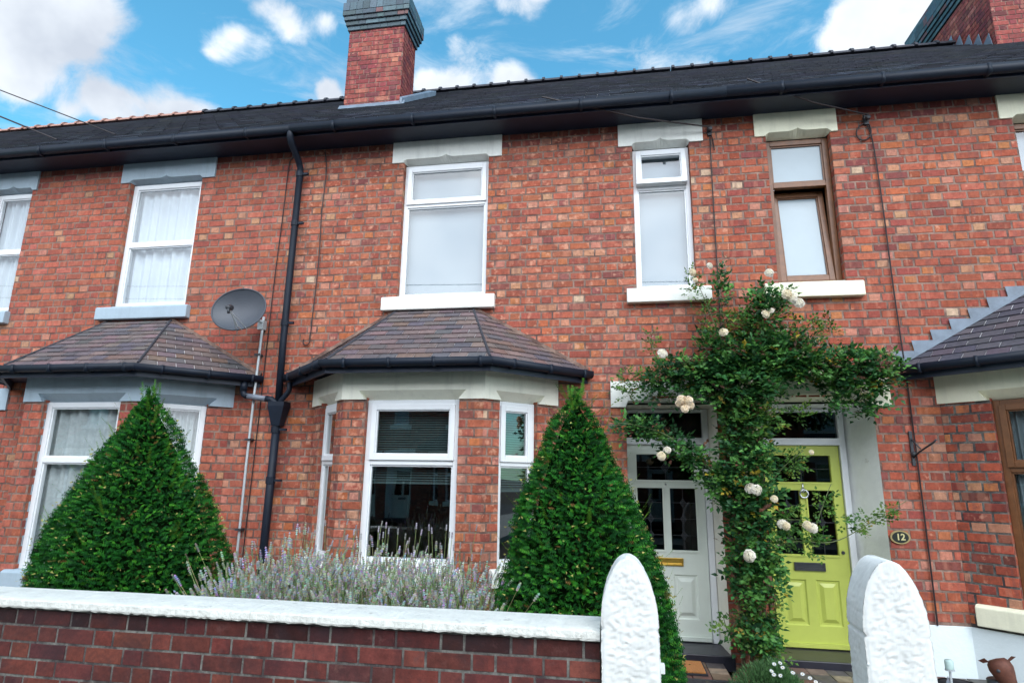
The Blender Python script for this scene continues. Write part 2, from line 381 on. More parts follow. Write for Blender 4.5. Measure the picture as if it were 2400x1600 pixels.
def window(parent, F, a0, a1, b0, b1, bt, frame, depth=.08, top='sash', bottom='fixed', fw=.045, sw=.05, glass='glass', back=None, back_mat='blind', tilt=0, tilt_in=0, label=None, jamb=None, slats=None):
    """opening a0..a1 x b0..b1 with a transom at bt; F's c=0 is the wall face"""
    c0 = -depth - .06; c1 = -depth
    w = MB(); w.ring(F, a0, a1, b0, b1, fw, c0, c1); w.boxf(F, a0 + fw, a1 - fw, bt - fw / 2, bt + fw / 2, c0, c1)
    wo = w.build('window', M[frame], parent, bevel=.004)
    if label: wo['label'] = label
    def pane(A0, A1, B0, B1, c, FF=F):
        p = MB(); p.quad(FF(A0, B0, c), FF(A1, B0, c), FF(A1, B1, c), FF(A0, B1, c)); return p.build('pane', M[glass], wo)
    for kind, z0, z1 in ((top, bt + fw / 2, b1 - fw), (bottom, b0 + fw, bt - fw / 2)):
        x0, x1 = a0 + fw, a1 - fw
        if kind == 'sash':
            x0 -= .012; x1 += .012; z0 -= .012; z1 += .012
            FF = F
            if tilt and z1 > bt + .1:        # top hung, pushed out at the bottom
                o = F(0, z1, c1 - .02); FF = Fr(o, F.u, F.n, (0, 0, 1))
                q = Matrix.Rotation(tilt, 3, F.u); FF.up = q @ Vector((0, 0, 1)); FF.n = q @ F.n
                s = MB(); bar_profile(s, FF, x0, x1, z0 - z1, 0, sw, -.02, .045); s.build('sash', M[frame], wo, bevel=.004)
                pane(x0 + sw, x1 - sw, z0 - z1 + sw, -sw, .01, FF)
                continue
            s = MB(); bar_profile(s, F, x0, x1, z0, z1, sw, c1 - .03, c1 + .018); s.build('sash', M[frame], wo, bevel=.004)
            pane(x0 + sw, x1 - sw, z0 + sw, z1 - sw, c1 - .012)
        elif kind == 'tilt_in':
            o = F(0, z0, c1 - .03); FF = Fr(o, F.u, F.n); q = Matrix.Rotation(tilt_in, 3, F.u); FF.up = q @ Vector((0, 0, 1)); FF.n = q @ F.n
            h = z1 - z0
            s = MB(); bar_profile(s, FF, x0, x1, 0, h, sw, -.04, .02); s.build('sash', M[frame], wo, bevel=.004)
            pane(x0 + sw, x1 - sw, sw, h - sw, -.01, FF)
            st = MB(); st.tube([F(x0 + .01, z1 - .01, c1 - .02), FF(x0 + .02, h - .02, 0)], .006, 6); st.build('stay', M['chrome'], wo)
        else:
            s = MB(); s.ring(F, x0, x1, z0, z1, .014, c0 + .01, c1 - .014); s.build('bead', M[frame], wo)
            pane(x0 + .014, x1 - .014, z0 + .014, z1 - .014, c1 - .03)
    if jamb:
        for x0, x1 in ((a0 - jamb, a0 - .001), (a1 + .001, a1 + jamb)):
            s = MB(); s.boxf(F, x0, x1, b0, b1, c0, c1 + .012); s.build('jamb_lining', M['grey_stone'], wo)
    if back:
        s = MB(); cb = c0 - .04
        if back == 'flat':
            s.quad(F(a0 - .05, b0 - .05, cb), F(a1 + .05, b0 - .05, cb), F(a1 + .05, b1 + .05, cb), F(a0 - .05, b1 + .05, cb))
            s.build('roller_blind', M[back_mat], wo)
        elif back == 'folds':
            n = 60; x = [a0 - .05 + (a1 - a0 + .1) * i / n for i in range(n + 1)]; c = [cb + .018 * math.sin(i * .9) + .012 * math.sin(i * .37) for i in range(n + 1)]
            for i in range(n): s.quad(F(x[i], b0 - .05, c[i]), F(x[i + 1], b0 - .05, c[i + 1]), F(x[i + 1], b1 + .05, c[i + 1]), F(x[i], b1 + .05, c[i]))
            s.build('net_curtain', M[back_mat], wo, smooth=True)
    if slats:
        zt, zb_ = slats; s = MB(); z = zt
        while z > zb_:
            s.quad(F(a0 + .02, z, cb_ := c0 - .05), F(a1 - .02, z, cb_), F(a1 - .02, z - .013, cb_ + .014), F(a0 + .02, z - .013, cb_ + .014)); z -= .022
        s.boxf(F, a0 + .02, a1 - .02, zb_ - .02, zb_, cb_ - .01, cb_ + .02)
        s.build('venetian_blind', M['blind_dark'], wo)
    return wo

def lintel(parent, F, a0, a1, b0, b1, n0, n1, m, notch=.034, ogee=.036, proud=.018, back=.12, name='lintel'):
    """stone with a splayed notch from n0 to n1 and a small pointed ogee in the middle"""
    mid = (n0 + n1) / 2; h = b0 + notch
    out = [(n0, b0), (n0 + .012, h - .02), (n0 + .035, h)]
    if ogee: out += [(mid - .085, h), (mid - .045, h + ogee * .25), (mid - .015, h + ogee * .6), (mid, h + ogee), (mid + .015, h + ogee * .6), (mid + .045, h + ogee * .25), (mid + .085, h)]
    out += [(n1 - .035, h), (n1 - .012, h - .02), (n1, b0)]
    mb = MB()
    # front face in strips above the notch
    pts = [(a0, b0)] + out + [(a1, b0)]
    for (x0, z0), (x1, z1) in zip(pts[:-1], pts[1:]):
        if x1 - x0 > 1e-5: mb.quad(F(x0, z0, proud), F(x1, z1, proud), F(x1, b1, proud), F(x0, b1, proud))
    for (x0, z0), (x1, z1) in zip(out[:-1], out[1:]):
        q = lambda x: min(max(x, n0 + .03), n1 - .03)
        mb.quad(F(x0, z0, proud), F(x1, z1, proud), F(q(x1), b0 - .002, -back + .03), F(q(x0), b0 - .002, -back + .03))
    for s0, s1 in ((a0, n0), (n1, a1)): mb.quad(F(s0, b0, proud), F(s1, b0, proud), F(s1, b0, -back), F(s0, b0, -back))
    mb.quad(F(a0, b0, proud), F(a0, b1, proud), F(a0, b1, -back), F(a0, b0, -back))
    mb.quad(F(a1, b0, proud), F(a1, b1, proud), F(a1, b1, -back), F(a1, b0, -back))
    mb.quad(F(a0, b1, proud), F(a1, b1, proud), F(a1, b1, -back), F(a0, b1, -back))
    return mb.build(name, M[m], parent, fix=False)

def sill(parent, F, a0, a1, b0, b1, m, o0, o1, out=.07):
    mb = MB()
    mb.prism([F(a0, b0, -.1), F(a0, b0, out), F(a0, b1 - .015, out), F(a0, b1, out - .02), F(a0, b1 + .0, 0.002), F(a0, b1, -.1)], F.u * (a1 - a0))
    mb.boxf(F, o0 + .004, o1 - .004, b1, b1 + .02, -.1, .0)
    return mb.build('window_sill', M[m], parent, bevel=.008)

WT = 5.30     # wall top
def reveals(mb, F, h, pal, d=.09, z=None):
    a0, a1, b0, b1 = h
    bricks(mb, Fr(F(a0, 0, 0), -F.n, F.u), 0.003, d, b0, b1, pal=pal, dep=.004)
    bricks(mb, Fr(F(a1, 0, -d), F.n, -F.u), 0, d - .003, b0, b1, pal=pal, dep=.004)
    mb.col = (.25, .165, .13)
    for a in (a0 - .0022, a1 + .0022): mb.quad(F(a, b0, -.002), F(a, b0, -d), F(a, b1, -d), F(a, b1, -.002))
    mb.col = (1, 1, 1)

# ------------------------------------------------------------------ a canted bay (as parts of its house)
def bay(house, c, P):
    fb, ft = 2.30, 2.575
    zb = P['bay_sill']           # underside of the frames
    hw, dep, end = .685, .60, 1.27
    s2 = math.sqrt(.5)
    pts = [(c - end, 0), (c - hw + .015, -dep + .015), (c + hw - .015, -dep + .015), (c + end, 0)]
    mortar = MB(); br = MB()
    faces = []
    for i in range(3):
        p, q = Vector((*pts[i], 0)), Vector((*pts[i + 1], 0)); u = (q - p).normalized(); n = Vector((u.y, -u.x, 0))
        faces.append((Fr(p, u, n), (q - p).length))
    ww = .445
    sa, sb = P.get('side_open', (.23, .66))      # side lights, measured out from the house wall
    openings = [(sa, sb), (faces[1][1] / 2 - ww, faces[1][1] / 2 + ww), (faces[2][1] - sb, faces[2][1] - sa)]
    for (F, ln), (o0, o1) in zip(faces, openings):
        h = (o0, o1, zb, fb + .02)
        bricks(br, F, 0, ln, P.get('plinth', 0.0), fb + .03, holes=[h, (o0 - .075, o1 + .075, fb - .035, fb + .2)], pal=P['pal_bay'], r=P['rng'], bond=(.214, .114), phase=.05)
        sheet(mortar, F, 0, ln, -.1, fb + .03, -.0038, holes=[h, (o0 - .075, o1 + .075, fb, fb + .2)]); reveals(br, F, h, P['pal_bay'], .07)
    br.build('bay_brickwork', P['brickmat'], house)
    mortar.build('bay_mortar', M[P['bay_mortar']], house)
    if P.get('plinth'):
        pl = MB()
        for F, ln in faces: pl.boxf(F, -.012, ln + .012, -.1, P['plinth'], -.05, .014)
        pl.build('bay_plinth', M['plinth_white'], house)
    # stone frieze over the openings
    e2, h2 = end + .022, hw + .0
    pts2 = [(c - e2, 0), (c - h2, -dep), (c + h2, -dep), (c + e2, 0)]
    for i in range(3):
        p, q = Vector((*pts2[i], 0)), Vector((*pts2[i + 1], 0)); u = (q - p).normalized(); n = Vector((u.y, -u.x, 0)); F = Fr(p, u, n); ln = (q - p).length
        o0, o1 = openings[i]; k = 0 if i == 1 else 0.0
        lo, hi = o0 - .07 + .01, o1 + .07 + .01
        mb = MB(); nz = fb + .085
        out = [(lo, nz), (hi, nz)]; inn = [(o0 + .005, fb), (o1 + .005, fb)]
        mb.quad(F(0, fb, 0), F(o0 + .005, fb, 0), F(lo, nz, 0), F(0, nz, 0)); mb.quad(F(o1 + .005, fb, 0), F(ln, fb, 0), F(ln, nz, 0), F(hi, nz, 0))
        mb.quad(F(0, nz, 0), F(ln, nz, 0), F(ln, ft, 0), F(0, ft, 0))
        mb.quad(F(lo, nz, 0), F(hi, nz, 0), F(o1 + .005, fb + .004, -.09), F(o0 + .005, fb + .004, -.09))
        mb.quad(F(lo, nz, 0), F(o0 + .005, fb, 0), F(o0 + .005, fb + .004, -.09)); mb.quad(F(hi, nz, 0), F(o1 + .005, fb, 0), F(o1 + .005, fb + .004, -.09))
        for x0, x1 in ((0, o0 + .005), (o1 + .005, ln)): mb.quad(F(x0, fb, 0), F(x1, fb, 0), F(x1, fb, -.09), F(x0, fb, -.09))
        mb.build('bay_lintel', M[P['bay_stone']], house, fix=False)
    # windows
    for i, ((F, ln), (o0, o1)) in enumerate(zip(faces, openings)):
        st = P['bay_win']
        window(house, F, o0, o1, zb, fb, P['bay_t'], P['frame'], depth=.05, top=st[0], bottom='fixed', fw=.055 if i == 1 else .05, glass=P['bay_glass'],
               back=P.get('bay_back'), back_mat=P.get('bay_back_mat', 'curtain'), slats=(P.get('bay_slats') if i == 1 else (P.get('bay_slats2') if P.get('bay_slats') else None)), jamb=P.get('jamb'))
        sm = MB(); h0 = P['bay_sill_h']
        q0 = .06 if (P.get('stepflash') and i == 0) else o0 - .08; q1 = ln - .06 if (P.get('stepflash') and i == 2) else o1 + .08
        sm.prism([F(q0, zb - h0, -.08), F(q0, zb - h0, .06), F(q0, zb - .02, .06), F(q0, zb, .03), F(q0, zb, -.08)], F.u * (q1 - q0))
        sm.build('bay_sill', M[P['bay_sill_m']], house, bevel=.008)
    # roof
    E, H, D = 1.575, .765, .80; zt = P.get('bay_top', 3.31); ze = 2.635; T = .41
    e = [(c - E, 0, ze), (c - H, -D, ze), (c + H, -D, ze), (c + E, 0, ze)]; t = [(c - T, 0, zt), (c - T, -.015, zt), (c + T, -.015, zt), (c + T, 0, zt)]
    rf = MB()
    tops = [(t[0], t[1]), (t[1], t[2]), (t[2], t[3])]
    for i in range(3): tiles(rf, e[i], e[i + 1], tops[i][0], tops[i][1], 11 if P['tile'] is PAL_T else 10, .165, .1, P['tile'], P['rng'])
    ro = rf.build('bay_roof', M['tile'], house)
    so = MB(); so.poly([(x, y, ze - .035) for x, y, z in e], [(0, 1, 2, 3)]); so.build('bay_soffit', M['soffit'], house)
    for a_, b_ in ((e[1], t[1]), (e[2], t[2])):
        hp = MB(); a_, b_ = Vector(a_), Vector(b_); hp.tube([a_ + Vector((0, 0, .012)), b_ + Vector((0, 0, .004))], .014, 6); hp.build('hip', M['ridge'], ro)
    for sgn in (-1, 1):
        A = Vector((c + sgn * (E - .0), -.012, ze)); B = Vector((c + sgn * (T + .0), -.012, zt))
        if P.get('stepflash'):
            n = 7; fl = MB()
            for k in range(n):
                p0 = A.lerp(B, k / n); p1 = A.lerp(B, (k + 1) / n); zt_ = p1.z + .05; yy = -.012 - .0015 * (k % 2)
                fl.prism([(p0.x + sgn * .01, yy, p0.z), (p1.x, yy, p1.z), (p1.x - sgn * .02, yy, zt_), (p0.x + sgn * .03, yy, zt_)], (0, -.005, 0))
            fl.build('step_flashing', M['lead'], ro)
        fl = MB(); A = Vector((c + sgn * E, -.006, ze)); B = Vector((c + sgn * T, -.006, zt))
        fl.prism([A, B, B + Vector((0, 0, .03)), A + Vector((sgn * .02, 0, .03))], (0, -.02, 0))
        fl.build('mortar_fillet', M['mortar' if not P.get('stepflash') else 'lead'], ro)
    # gutter with fascia board
    gm = MB(); fm = MB()
    off = [(c - E - .02, 0), (c - H - .01, -D - .02), (c + H + .01, -D - .02), (c + E + .02, 0)]
    for i in range(3):
        p, q = Vector((*off[i], 0)), Vector((*off[i + 1], 0)); u = (q - p).normalized(); n = Vector((u.y, -u.x, 0)); F = Fr(p, u, n); ln = (q - p).length
        fm.boxf(F, 0, ln, ze - .12, ze - .005, -.035, -.012)
        prof = [(.0, ze - .01), (.0, ze - .045), (.012, ze - .065), (.035, ze - .075), (.058, ze - .065), (.07, ze - .045), (.07, ze - .005), (.062, ze - .005), (.062, ze - .04), (.035, ze - .062), (.008, ze - .04), (.008, ze - .01)]
        ex = .028
        gm.prism([F(-ex if i else 0, z, x) for x, z in prof], u * (ln + (ex if i else 0) + (ex if i < 2 else 0)))
        for a in np.arange(.2, ln, .42): gm.boxf(F, a, a + .025, ze - .082, ze + .0, -.01, .076)
    fm.build('bay_fascia_board', M['soffit'], house)
    gm.build('bay_gutter', M['black_pvc'], house, smooth=True)

# ------------------------------------------------------------------ doors
def diamond(mb, F, x, z, s, c):
    for k, q in ((s, .0028), (s * .6, .0022)):
        p = [(x - k * .72, z), (x, z + k), (x + k * .72, z), (x, z - k)]
        for i in range(4):
            a, b = p[i], p[(i + 1) % 4]; mb.tube([F(a[0], a[1], c), F(b[0], b[1], c)], q, 4, cap=False)
    mb.tube([F(x - s * .72, z, c), F(x + s * .72, z, c)], .003, 4, cap=False)

def door(house, x0, x1, z0, z1, y, m, fittings, tz=2.30):
    F = Fr((0, y, 0), (1, 0, 0), (0, -1, 0)); w = x1 - x0; cx = (x0 + x1) / 2
    fr = MB(); fr.boxf(F, x0 - .06, x0 - .004, z0, tz, -.06, .03); fr.boxf(F, x1 + .004, x1 + .06, z0, tz, -.06, .03)
    fr.boxf(F, x0 - .004, x1 + .004, z1 + .004, z1 + .07, -.06, .035); fr.boxf(F, x0 - .004, x1 + .004, tz - .03, tz, -.06, .03)
    fo = fr.build('door_frame', M['upvc'], house, bevel=.004)
    p = MB(); p.quad(F(x0 - .004, z1 + .07, -.01), F(x1 + .004, z1 + .07, -.01), F(x1 + .004, tz - .03, -.01), F(x0 - .004, tz - .03, -.01)); p.build('transom_pane', M['glass_door'], fo)
    d = MB(); t0, t1 = -.04, 0.0
    sw = .085; st = .032
    panes = [(x0 + sw, x1 - sw, 1.605, 1.86), (x0 + sw, cx - st, .95, 1.535), (cx + st, x1 - sw, .95, 1.535)]
    sheet(d, F, x0, x1, z0, z1, t1, holes=panes + [(x0 + sw + .02, cx - st - .01, .34, .735), (cx + st + .01, x1 - sw - .02, .34, .735)])
    d.boxf(F, x0, x1, z0, z1, t0 - .004, t0) if False else None
    sheet(d, F, x0, x1, z0, z1, t0, holes=panes)
    for a0, a1, b0, b1 in panes:
        d.ring(F, a0 - .014, a1 + .014, b0 - .014, b1 + .014, .014, -.04, .010)
        d.ring(F, a0, a1, b0, b1, .004, -.04, .0)
    for a0, a1 in ((x0 + sw + .02, cx - st - .01), (cx + st + .01, x1 - sw - .02)):
        b0, b1 = .34, .735
        lv = [(0, 0.0), (.012, -.012), (.03, -.012), (.062, .006)]
        for (i0, c0), (i1, c1) in zip(lv[:-1], lv[1:]):
            o = [(a0 + i0, b0 + i0), (a1 - i0, b0 + i0), (a1 - i0, b1 - i0), (a0 + i0, b1 - i0)]; n = [(a0 + i1, b0 + i1), (a1 - i1, b0 + i1), (a1 - i1, b1 - i1), (a0 + i1, b1 - i1)]
            for k in range(4):
                l = (k + 1) % 4; d.quad(F(*o[k], c0), F(*o[l], c0), F(*n[l], c1), F(*n[k], c1))
        d.quad(F(a0 + .062, b0 + .062, .006), F(a1 - .062, b0 + .062, .006), F(a1 - .062, b1 - .062, .006), F(a0 + .062, b1 - .062, .006))
    for xa, xb in ((x0, x0 + .0001), (x1 - .0001, x1)): d.quad(F(xa, z0, t0), F(xa, z0, t1), F(xa, z1, t1), F(xa, z1, t0))
    d.boxf(F, x0 + .01, x1 - .01, z0 + .01, z0 + .045, .002, .022)
    do = d.build('door', M[m], house, fix=False)
    for k, (a0, a1, b0, b1) in enumerate(panes):
        g = MB(); g.quad(F(a0, b0, -.02), F(a1, b0, -.02), F(a1, b1, -.02), F(a0, b1, -.02)); g.build('door_pane', M['glass_door'], do)
        l = MB(); mx = (a0 + a1) / 2
        l.tube([F(mx, b0, -.014), F(mx, b1, -.014)], .0025, 4)
        if k == 0: zs = [(b0 + b1) / 2]; hz = zs
        else: zs = [b0 + (b1 - b0) * q for q in (.24, .5, .76)]; hz = zs
        for z in zs: diamond(l, F, mx, z, .05 if k == 0 else .04, -.013)
        for z in hz: l.tube([F(a0, z, -.014), F(a1, z, -.014)], .0025, 4)
        l.build('leading', M['led'], do)
    lb = MB(); fm = 'brass' if fittings == 'brass' else 'dark_metal'
    lb.ring(F, cx - .135, cx + .135, .812, .885, .016, .0, .014); lb.boxf(F, cx - .119, cx + .119, .828, .869, .0, .009); lb.boxf(F, cx - .119, cx + .119, .832, .838, .009, .016)
    lb.build('letterbox', M[fm], do, bevel=.002)
    if fittings != 'brass':
        k = MB(); k.lathe(F(cx, 1.535, .0), [(0.0, .016), (.022, .014), (.024, 0)], 12, F.n)
        ring = [F(cx + .036 * math.sin(t), 1.50 + .036 * math.cos(t), .026) for t in np.linspace(0, 2 * math.pi, 20)]
        k.tube(ring, .008, 8); k.boxf(F, cx - .006, cx + .006, 1.53, 1.60, 0, .012); k.build('knocker', M['chrome'], do, smooth=True)
        k = MB(); k.lathe(F(x1 - .05, .98, 0), [(0, .012), (.014, .012), (.016, 0)], 12, F.n); k.build('lock', M['dark_metal'], do)
    else:
        k = MB(); k.lathe(F(cx, 1.567, 0), [(0, .006), (.007, .006), (.008, 0)], 10, F.n); k.build('spyhole', M['chrome'], do)
    return do

# ------------------------------------------------------------------ a house of the terrace (local x 0..4.64)
W = 4.64
RY, RZ = 4.0, 8.81
def house(loc, rz, P, label, cat='terraced house', group=None, detail=True):
    h = empty('terraced_house', loc, rz, label, cat, group)
    F = Fr((0, 0, 0), (1, 0, 0), (0, -1, 0)); r = P['rng']
    wins = P['wins']; d0, d1 = P['porch']
    holes = [(w['o'][0], w['o'][1], 3.46, 5.13) for w in wins]
    c = P['bay_c']
    porch = (d0, d1, -.1, 2.40)
    bayhole = (c - 1.2, c + 1.2, .3, 2.28)
    mo = MB(); sheet(mo, F, 0, W, -.15, WT, -.0038, holes=holes + [porch, bayhole])
    mo.build('mortar', M['mortar'], h)
    br = MB()
    pl = P.get('plinth', 0)
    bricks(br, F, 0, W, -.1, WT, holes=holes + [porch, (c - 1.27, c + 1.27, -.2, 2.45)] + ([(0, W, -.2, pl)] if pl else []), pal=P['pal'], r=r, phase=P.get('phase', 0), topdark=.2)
    for q in holes: reveals(br, F, q, P['pal'])
    br.build('wall', P['brickmat'], h)
    if pl:
        m = MB()
        segs = [(d1 + .02 if P['door_left'] else 0, c - 1.27), (c + 1.27, W)] if P['door_left'] else [(0, c - 1.27), (c + 1.27, d0)]
        for s0, s1 in segs:
            if s1 > s0 + .02: m = MB(); m.boxf(F, s0, s1, -.1, pl, -.05, .012); m.build('plinth', M['plinth_white'], h, bevel=.004)
    for w in wins:
        o0, o1 = w['o']; cx = (o0 + o1) / 2; l0, l1 = w['l']; s0, s1 = w['s']
        lintel(h, F, l0, l1, 5.04, 5.292, o0 - .01, o1 + .01, P['stone'])
        sill(h, F, s0, s1, 3.31, 3.46, P['stone'], o0, o1)
        window(h, F, o0, o1, 3.462, 5.03, w['t'], P['frame'], **w['kw'])
    # rooms behind the front: closed shell so the panes look into dark rooms
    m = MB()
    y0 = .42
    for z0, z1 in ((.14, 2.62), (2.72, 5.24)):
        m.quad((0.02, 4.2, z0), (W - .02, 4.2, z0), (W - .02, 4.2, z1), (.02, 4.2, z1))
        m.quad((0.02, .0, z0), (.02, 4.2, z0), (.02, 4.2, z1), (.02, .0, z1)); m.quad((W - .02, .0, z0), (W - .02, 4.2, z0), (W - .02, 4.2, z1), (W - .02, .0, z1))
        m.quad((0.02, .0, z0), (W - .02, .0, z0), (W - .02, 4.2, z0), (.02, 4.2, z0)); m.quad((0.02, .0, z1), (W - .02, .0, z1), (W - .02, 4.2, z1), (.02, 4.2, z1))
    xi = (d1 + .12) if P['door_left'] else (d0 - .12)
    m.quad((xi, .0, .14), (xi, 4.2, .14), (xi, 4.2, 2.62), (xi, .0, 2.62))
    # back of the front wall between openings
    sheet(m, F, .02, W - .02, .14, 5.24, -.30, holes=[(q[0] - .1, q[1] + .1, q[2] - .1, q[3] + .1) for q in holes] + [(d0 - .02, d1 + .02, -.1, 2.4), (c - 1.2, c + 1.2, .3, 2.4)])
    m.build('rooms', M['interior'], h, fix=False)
    g = MB(); g.box(0, .02, .05, 8, -.1, 5.3); g.box(W - .02, W, .05, 8, -.1, 5.3); g.box(.02, W - .02, 7.9, 8, -.1, 5.3)
    for x in (0, W - .02): g.prism([(x, .05, 5.3), (x, RY, RZ - .1), (x, 7.95, 5.3)], (.02, 0, 0))
    g.build('side_and_rear_walls', M['mortar'], h)
    bay(h, c, P)
    # porch
    yd = .38
    dl, dr = P['door']
    pm = MB()
    for xx, n in ((d0, 1), (d1, -1)):
        inner = (dl - .06) if n == 1 else (dr + .06)
        pm.quad((xx, -.003 if P.get('white_reveal') else .002, .0), (inner, yd + .04, .0), (inner, yd + .04, 2.34), (xx, -.003 if P.get('white_reveal') else .002, 2.34))
    pm.quad((d0, .12, 2.32), (d1, .12, 2.32), (d1, yd + .04, 2.305), (d0, yd + .04, 2.305))
    pm.build('porch_reveal', M[P['reveal']], h, fix=False)
    door(h, dl, dr, .15, 1.95, yd, P['door_m'], P['door_fit'])
    s = MB(); s.box(d0 - .03, d1 + .03, -.03, yd + .06, .02, .148); s.build('doorstep', M['step'], h, bevel=.008)
    # porch lintel stone with its cusped underside
    px0, px1 = P['plintel']; lm = MB(); zl = 2.285; zt = 2.535
    n = 40; out = []
    for i in range(n + 1):
        t = i / n; x = d0 + (d1 - d0) * t; s_ = min(t, 1 - t) * 2
        if s_ < .05: z = zl + .06 * math.sqrt(s_ / .05)
        elif s_ < .52: z = zl + .06
        elif s_ < .62: z = zl + .06 + .05 * (1 - math.cos((s_ - .52) / .1 * math.pi)) / 2
        else: z = zl + .11
        out.append((x, z))
    pts = [(px0, zl)] + out + [(px1, zl)]
    for (x0, z0), (x1, z1) in zip(pts[:-1], pts[1:]):
        if x1 - x0 > 1e-5: lm.quad(F(x0, z0, .02), F(x1, z1, .02), F(x1, zt, .02), F(x0, zt, .02))
        lm.quad(F(x0, z0, .02), F(x1, z1, .02), F(x1, min(z1, zl + .055), -.14), F(x0, min(z0, zl + .055), -.14))
    lm.quad(F(px0, zl, .02), F(px0, zt, .02), F(px0, zt, -.1), F(px0, zl, -.1)); lm.quad(F(px1, zl, .02), F(px1, zt, .02), F(px1, zt, -.1), F(px1, zl, -.1))
    lm.quad(F(px0, zt, .02), F(px1, zt, .02), F(px1, zt, -.1), F(px0, zt, -.1))
    lm.build('porch_lintel', M[P['stone']], h, fix=False)
    # eaves
    e = MB(); e.box(0, W, -.30, .02, WT - .006, WT + .006); e.box(0, W, -.312, -.29, WT - .015, 5.375); e.build('soffit_and_fascia', M['soffit'], h)
    gm = MB()
    prof = [(-.312, 5.380), (-.312, 5.338), (-.325, 5.313), (-.352, 5.300), (-.382, 5.310), (-.40, 5.338), (-.40, 5.386), (-.39, 5.386), (-.388, 5.343), (-.352, 5.313), (-.324, 5.343), (-.322, 5.380)]
    gm.prism([(0, y, z) for y, z in prof], (W, 0, 0))
    for x in np.arange(.5, W, .9): gm.box(x, x + .03, -.406, -.31, 5.293, 5.390)
    gm.build('main_gutter', M['black_pvc'], h, smooth=True)
    rf = MB()
    pal_s = PAL_S
    tiles(rf, (0, -.36, 5.392), (W, -.36, 5.392), (0, RY, RZ), (W, RY, RZ), 27, .27, .2, pal_s, r, lift=.014)
    tiles(rf, (0, 8.3, 5.44), (W, 8.3, 5.44), (0, RY, RZ), (W, RY, RZ), 6, .9, .2, pal_s, r, lift=.014)
    ro = rf.build('roof', M['slate'], h)
    rd = MB(); x = 0
    while x < W - .05:
        pr = lambda k: [(0, RY + math.sin(t) * .13 * k, RZ - .04 + math.cos(t) * .10 * k) for t in np.linspace(-1.5, 1.5, 9)]
        L_ = min(.33, W - x)
        rd.prism([(x, a, b) for _, a, b in pr(1)], (L_, 0, 0))
        rd.prism([(x + .002, a, b + .002) for _, a, b in pr(1.22)], (.045, 0, 0)); x += .33
    rd.build('ridge_tiles', M[P.get('ridge', 'ridge')], ro, fix=True)
    return h, ro

def chimney(parent, x0, x1, y0, y1, z0, z1, zbase_lead, pots, r, side_lead=False):
    """brick stack, oversailing blue-brick courses, clay pots; local coordinates of the house"""
    mb = MB(); mo = MB()
    cs = [(x0, y0), (x1, y0), (x1, y1), (x0, y1)]
    for i in range(4):
        p, q = Vector((*cs[i], 0)), Vector((*cs[(i + 1) % 4], 0)); u = (q - p).normalized(); n = Vector((u.y, -u.x, 0)); F = Fr(p, u, n); ln = (q - p).length
        bricks(mb, F, 0, ln, z0, z1, pal=PAL_CH, r=r, bond=(.22, .11), j=.010)
        mo.quad(F(0, z0, -.006), F(ln, z0, -.006), F(ln, z1, -.006), F(0, z1, -.006))
    co = mb.build('chimney', M['brick_c'], parent)
    mo.build('chimney_mortar', M['mortar'], co)
    bd = MB(); z = z1
    steps = [(.025, .075), (.05, .075), (.075, .075), (.095, .085), (.095, .15), (.065, .09), (.035, .09)]
    for k, (o, hh) in enumerate(steps):
        cs2 = [(x0 - o, y0 - o), (x1 + o, y0 - o), (x1 + o, y1 + o), (x0 - o, y1 + o)]
        for i in range(4):
            p, q = Vector((*cs2[i], 0)), Vector((*cs2[(i + 1) % 4], 0)); u = (q - p).normalized(); n = Vector((u.y, -u.x, 0)); F = Fr(p, u, n); ln = (q - p).length
            bricks(bd, F, 0, ln, z + .004, z + hh - .004, pal=[(3, (.045, .085, .105)), (2, (.03, .055, .07)), (1, (.07, .115, .14)), (.4, (.12, .05, .05))], r=r, g=hh, b_off=z, j=.004)
        bd.col = (.03, .04, .055); bd.box(x0 - o + .007, x1 + o - .007, y0 - o + .007, y1 + o - .007, z, z + hh)
        z += hh
    bd.build('chimney_crown', M['chimney_band'], co)
    for px, py, hh in pots:
        p = MB(); p.lathe((px, py, z - .03), [(.13, 0), (.12, .06), (.10, .10), (.095, hh * .7), (.115, hh * .76), (.118, hh * .84), (.10, hh * .88), (.105, hh), (.085, hh), (.08, hh * .5)], 18)
        p.build('chimney_pot', M['terracotta'], co, smooth=True)
    return co

def win(o, l, s, t, **kw): return dict(o=o, l=l, s=s, t=t, kw=kw)
XL = [-12.75, -8.11, -3.47, 1.17, 5.81]

# the middle house
P2 = dict(rng=random.Random(22), pal=PAL_A, pal_bay=PAL_A, brickmat=M['brick_a'], stone='white_stone', bay_stone='ivory_stone', bay_sill_m='white_stone', frame='upvc', bay_mortar='mortar',
    wins=[win((1.215, 2.185), (1.08, 2.33), (1.07, 2.29), 4.545, back='flat', depth=.07, sw=.05),
          win((3.73, 4.31), (3.585, 4.45), (3.63, 4.44), 4.59, back='flat', depth=.08, tilt=-.13)],
    bay_c=1.65, bay_sill=.84, bay_sill_h=.15, bay_t=1.735, bay_win=('sash',), bay_glass='glass_dark', bay_slats=(2.22, 1.56), bay_slats2=(2.22, 1.50), tile=PAL_T,
    door=(3.60, 4.33), door_m='sage', door_fit='brass', porch=(3.59, 4.425), plintel=(3.45, 4.64), reveal='reveal_cream', door_left=False, phase=.1)
H2, roof2 = house((XL[2], 0, 0), 0, P2, 'middle terraced house with pale sage door and white upstairs windows, yew bushes in front', 'terraced house', 'terraced houses of the near row')
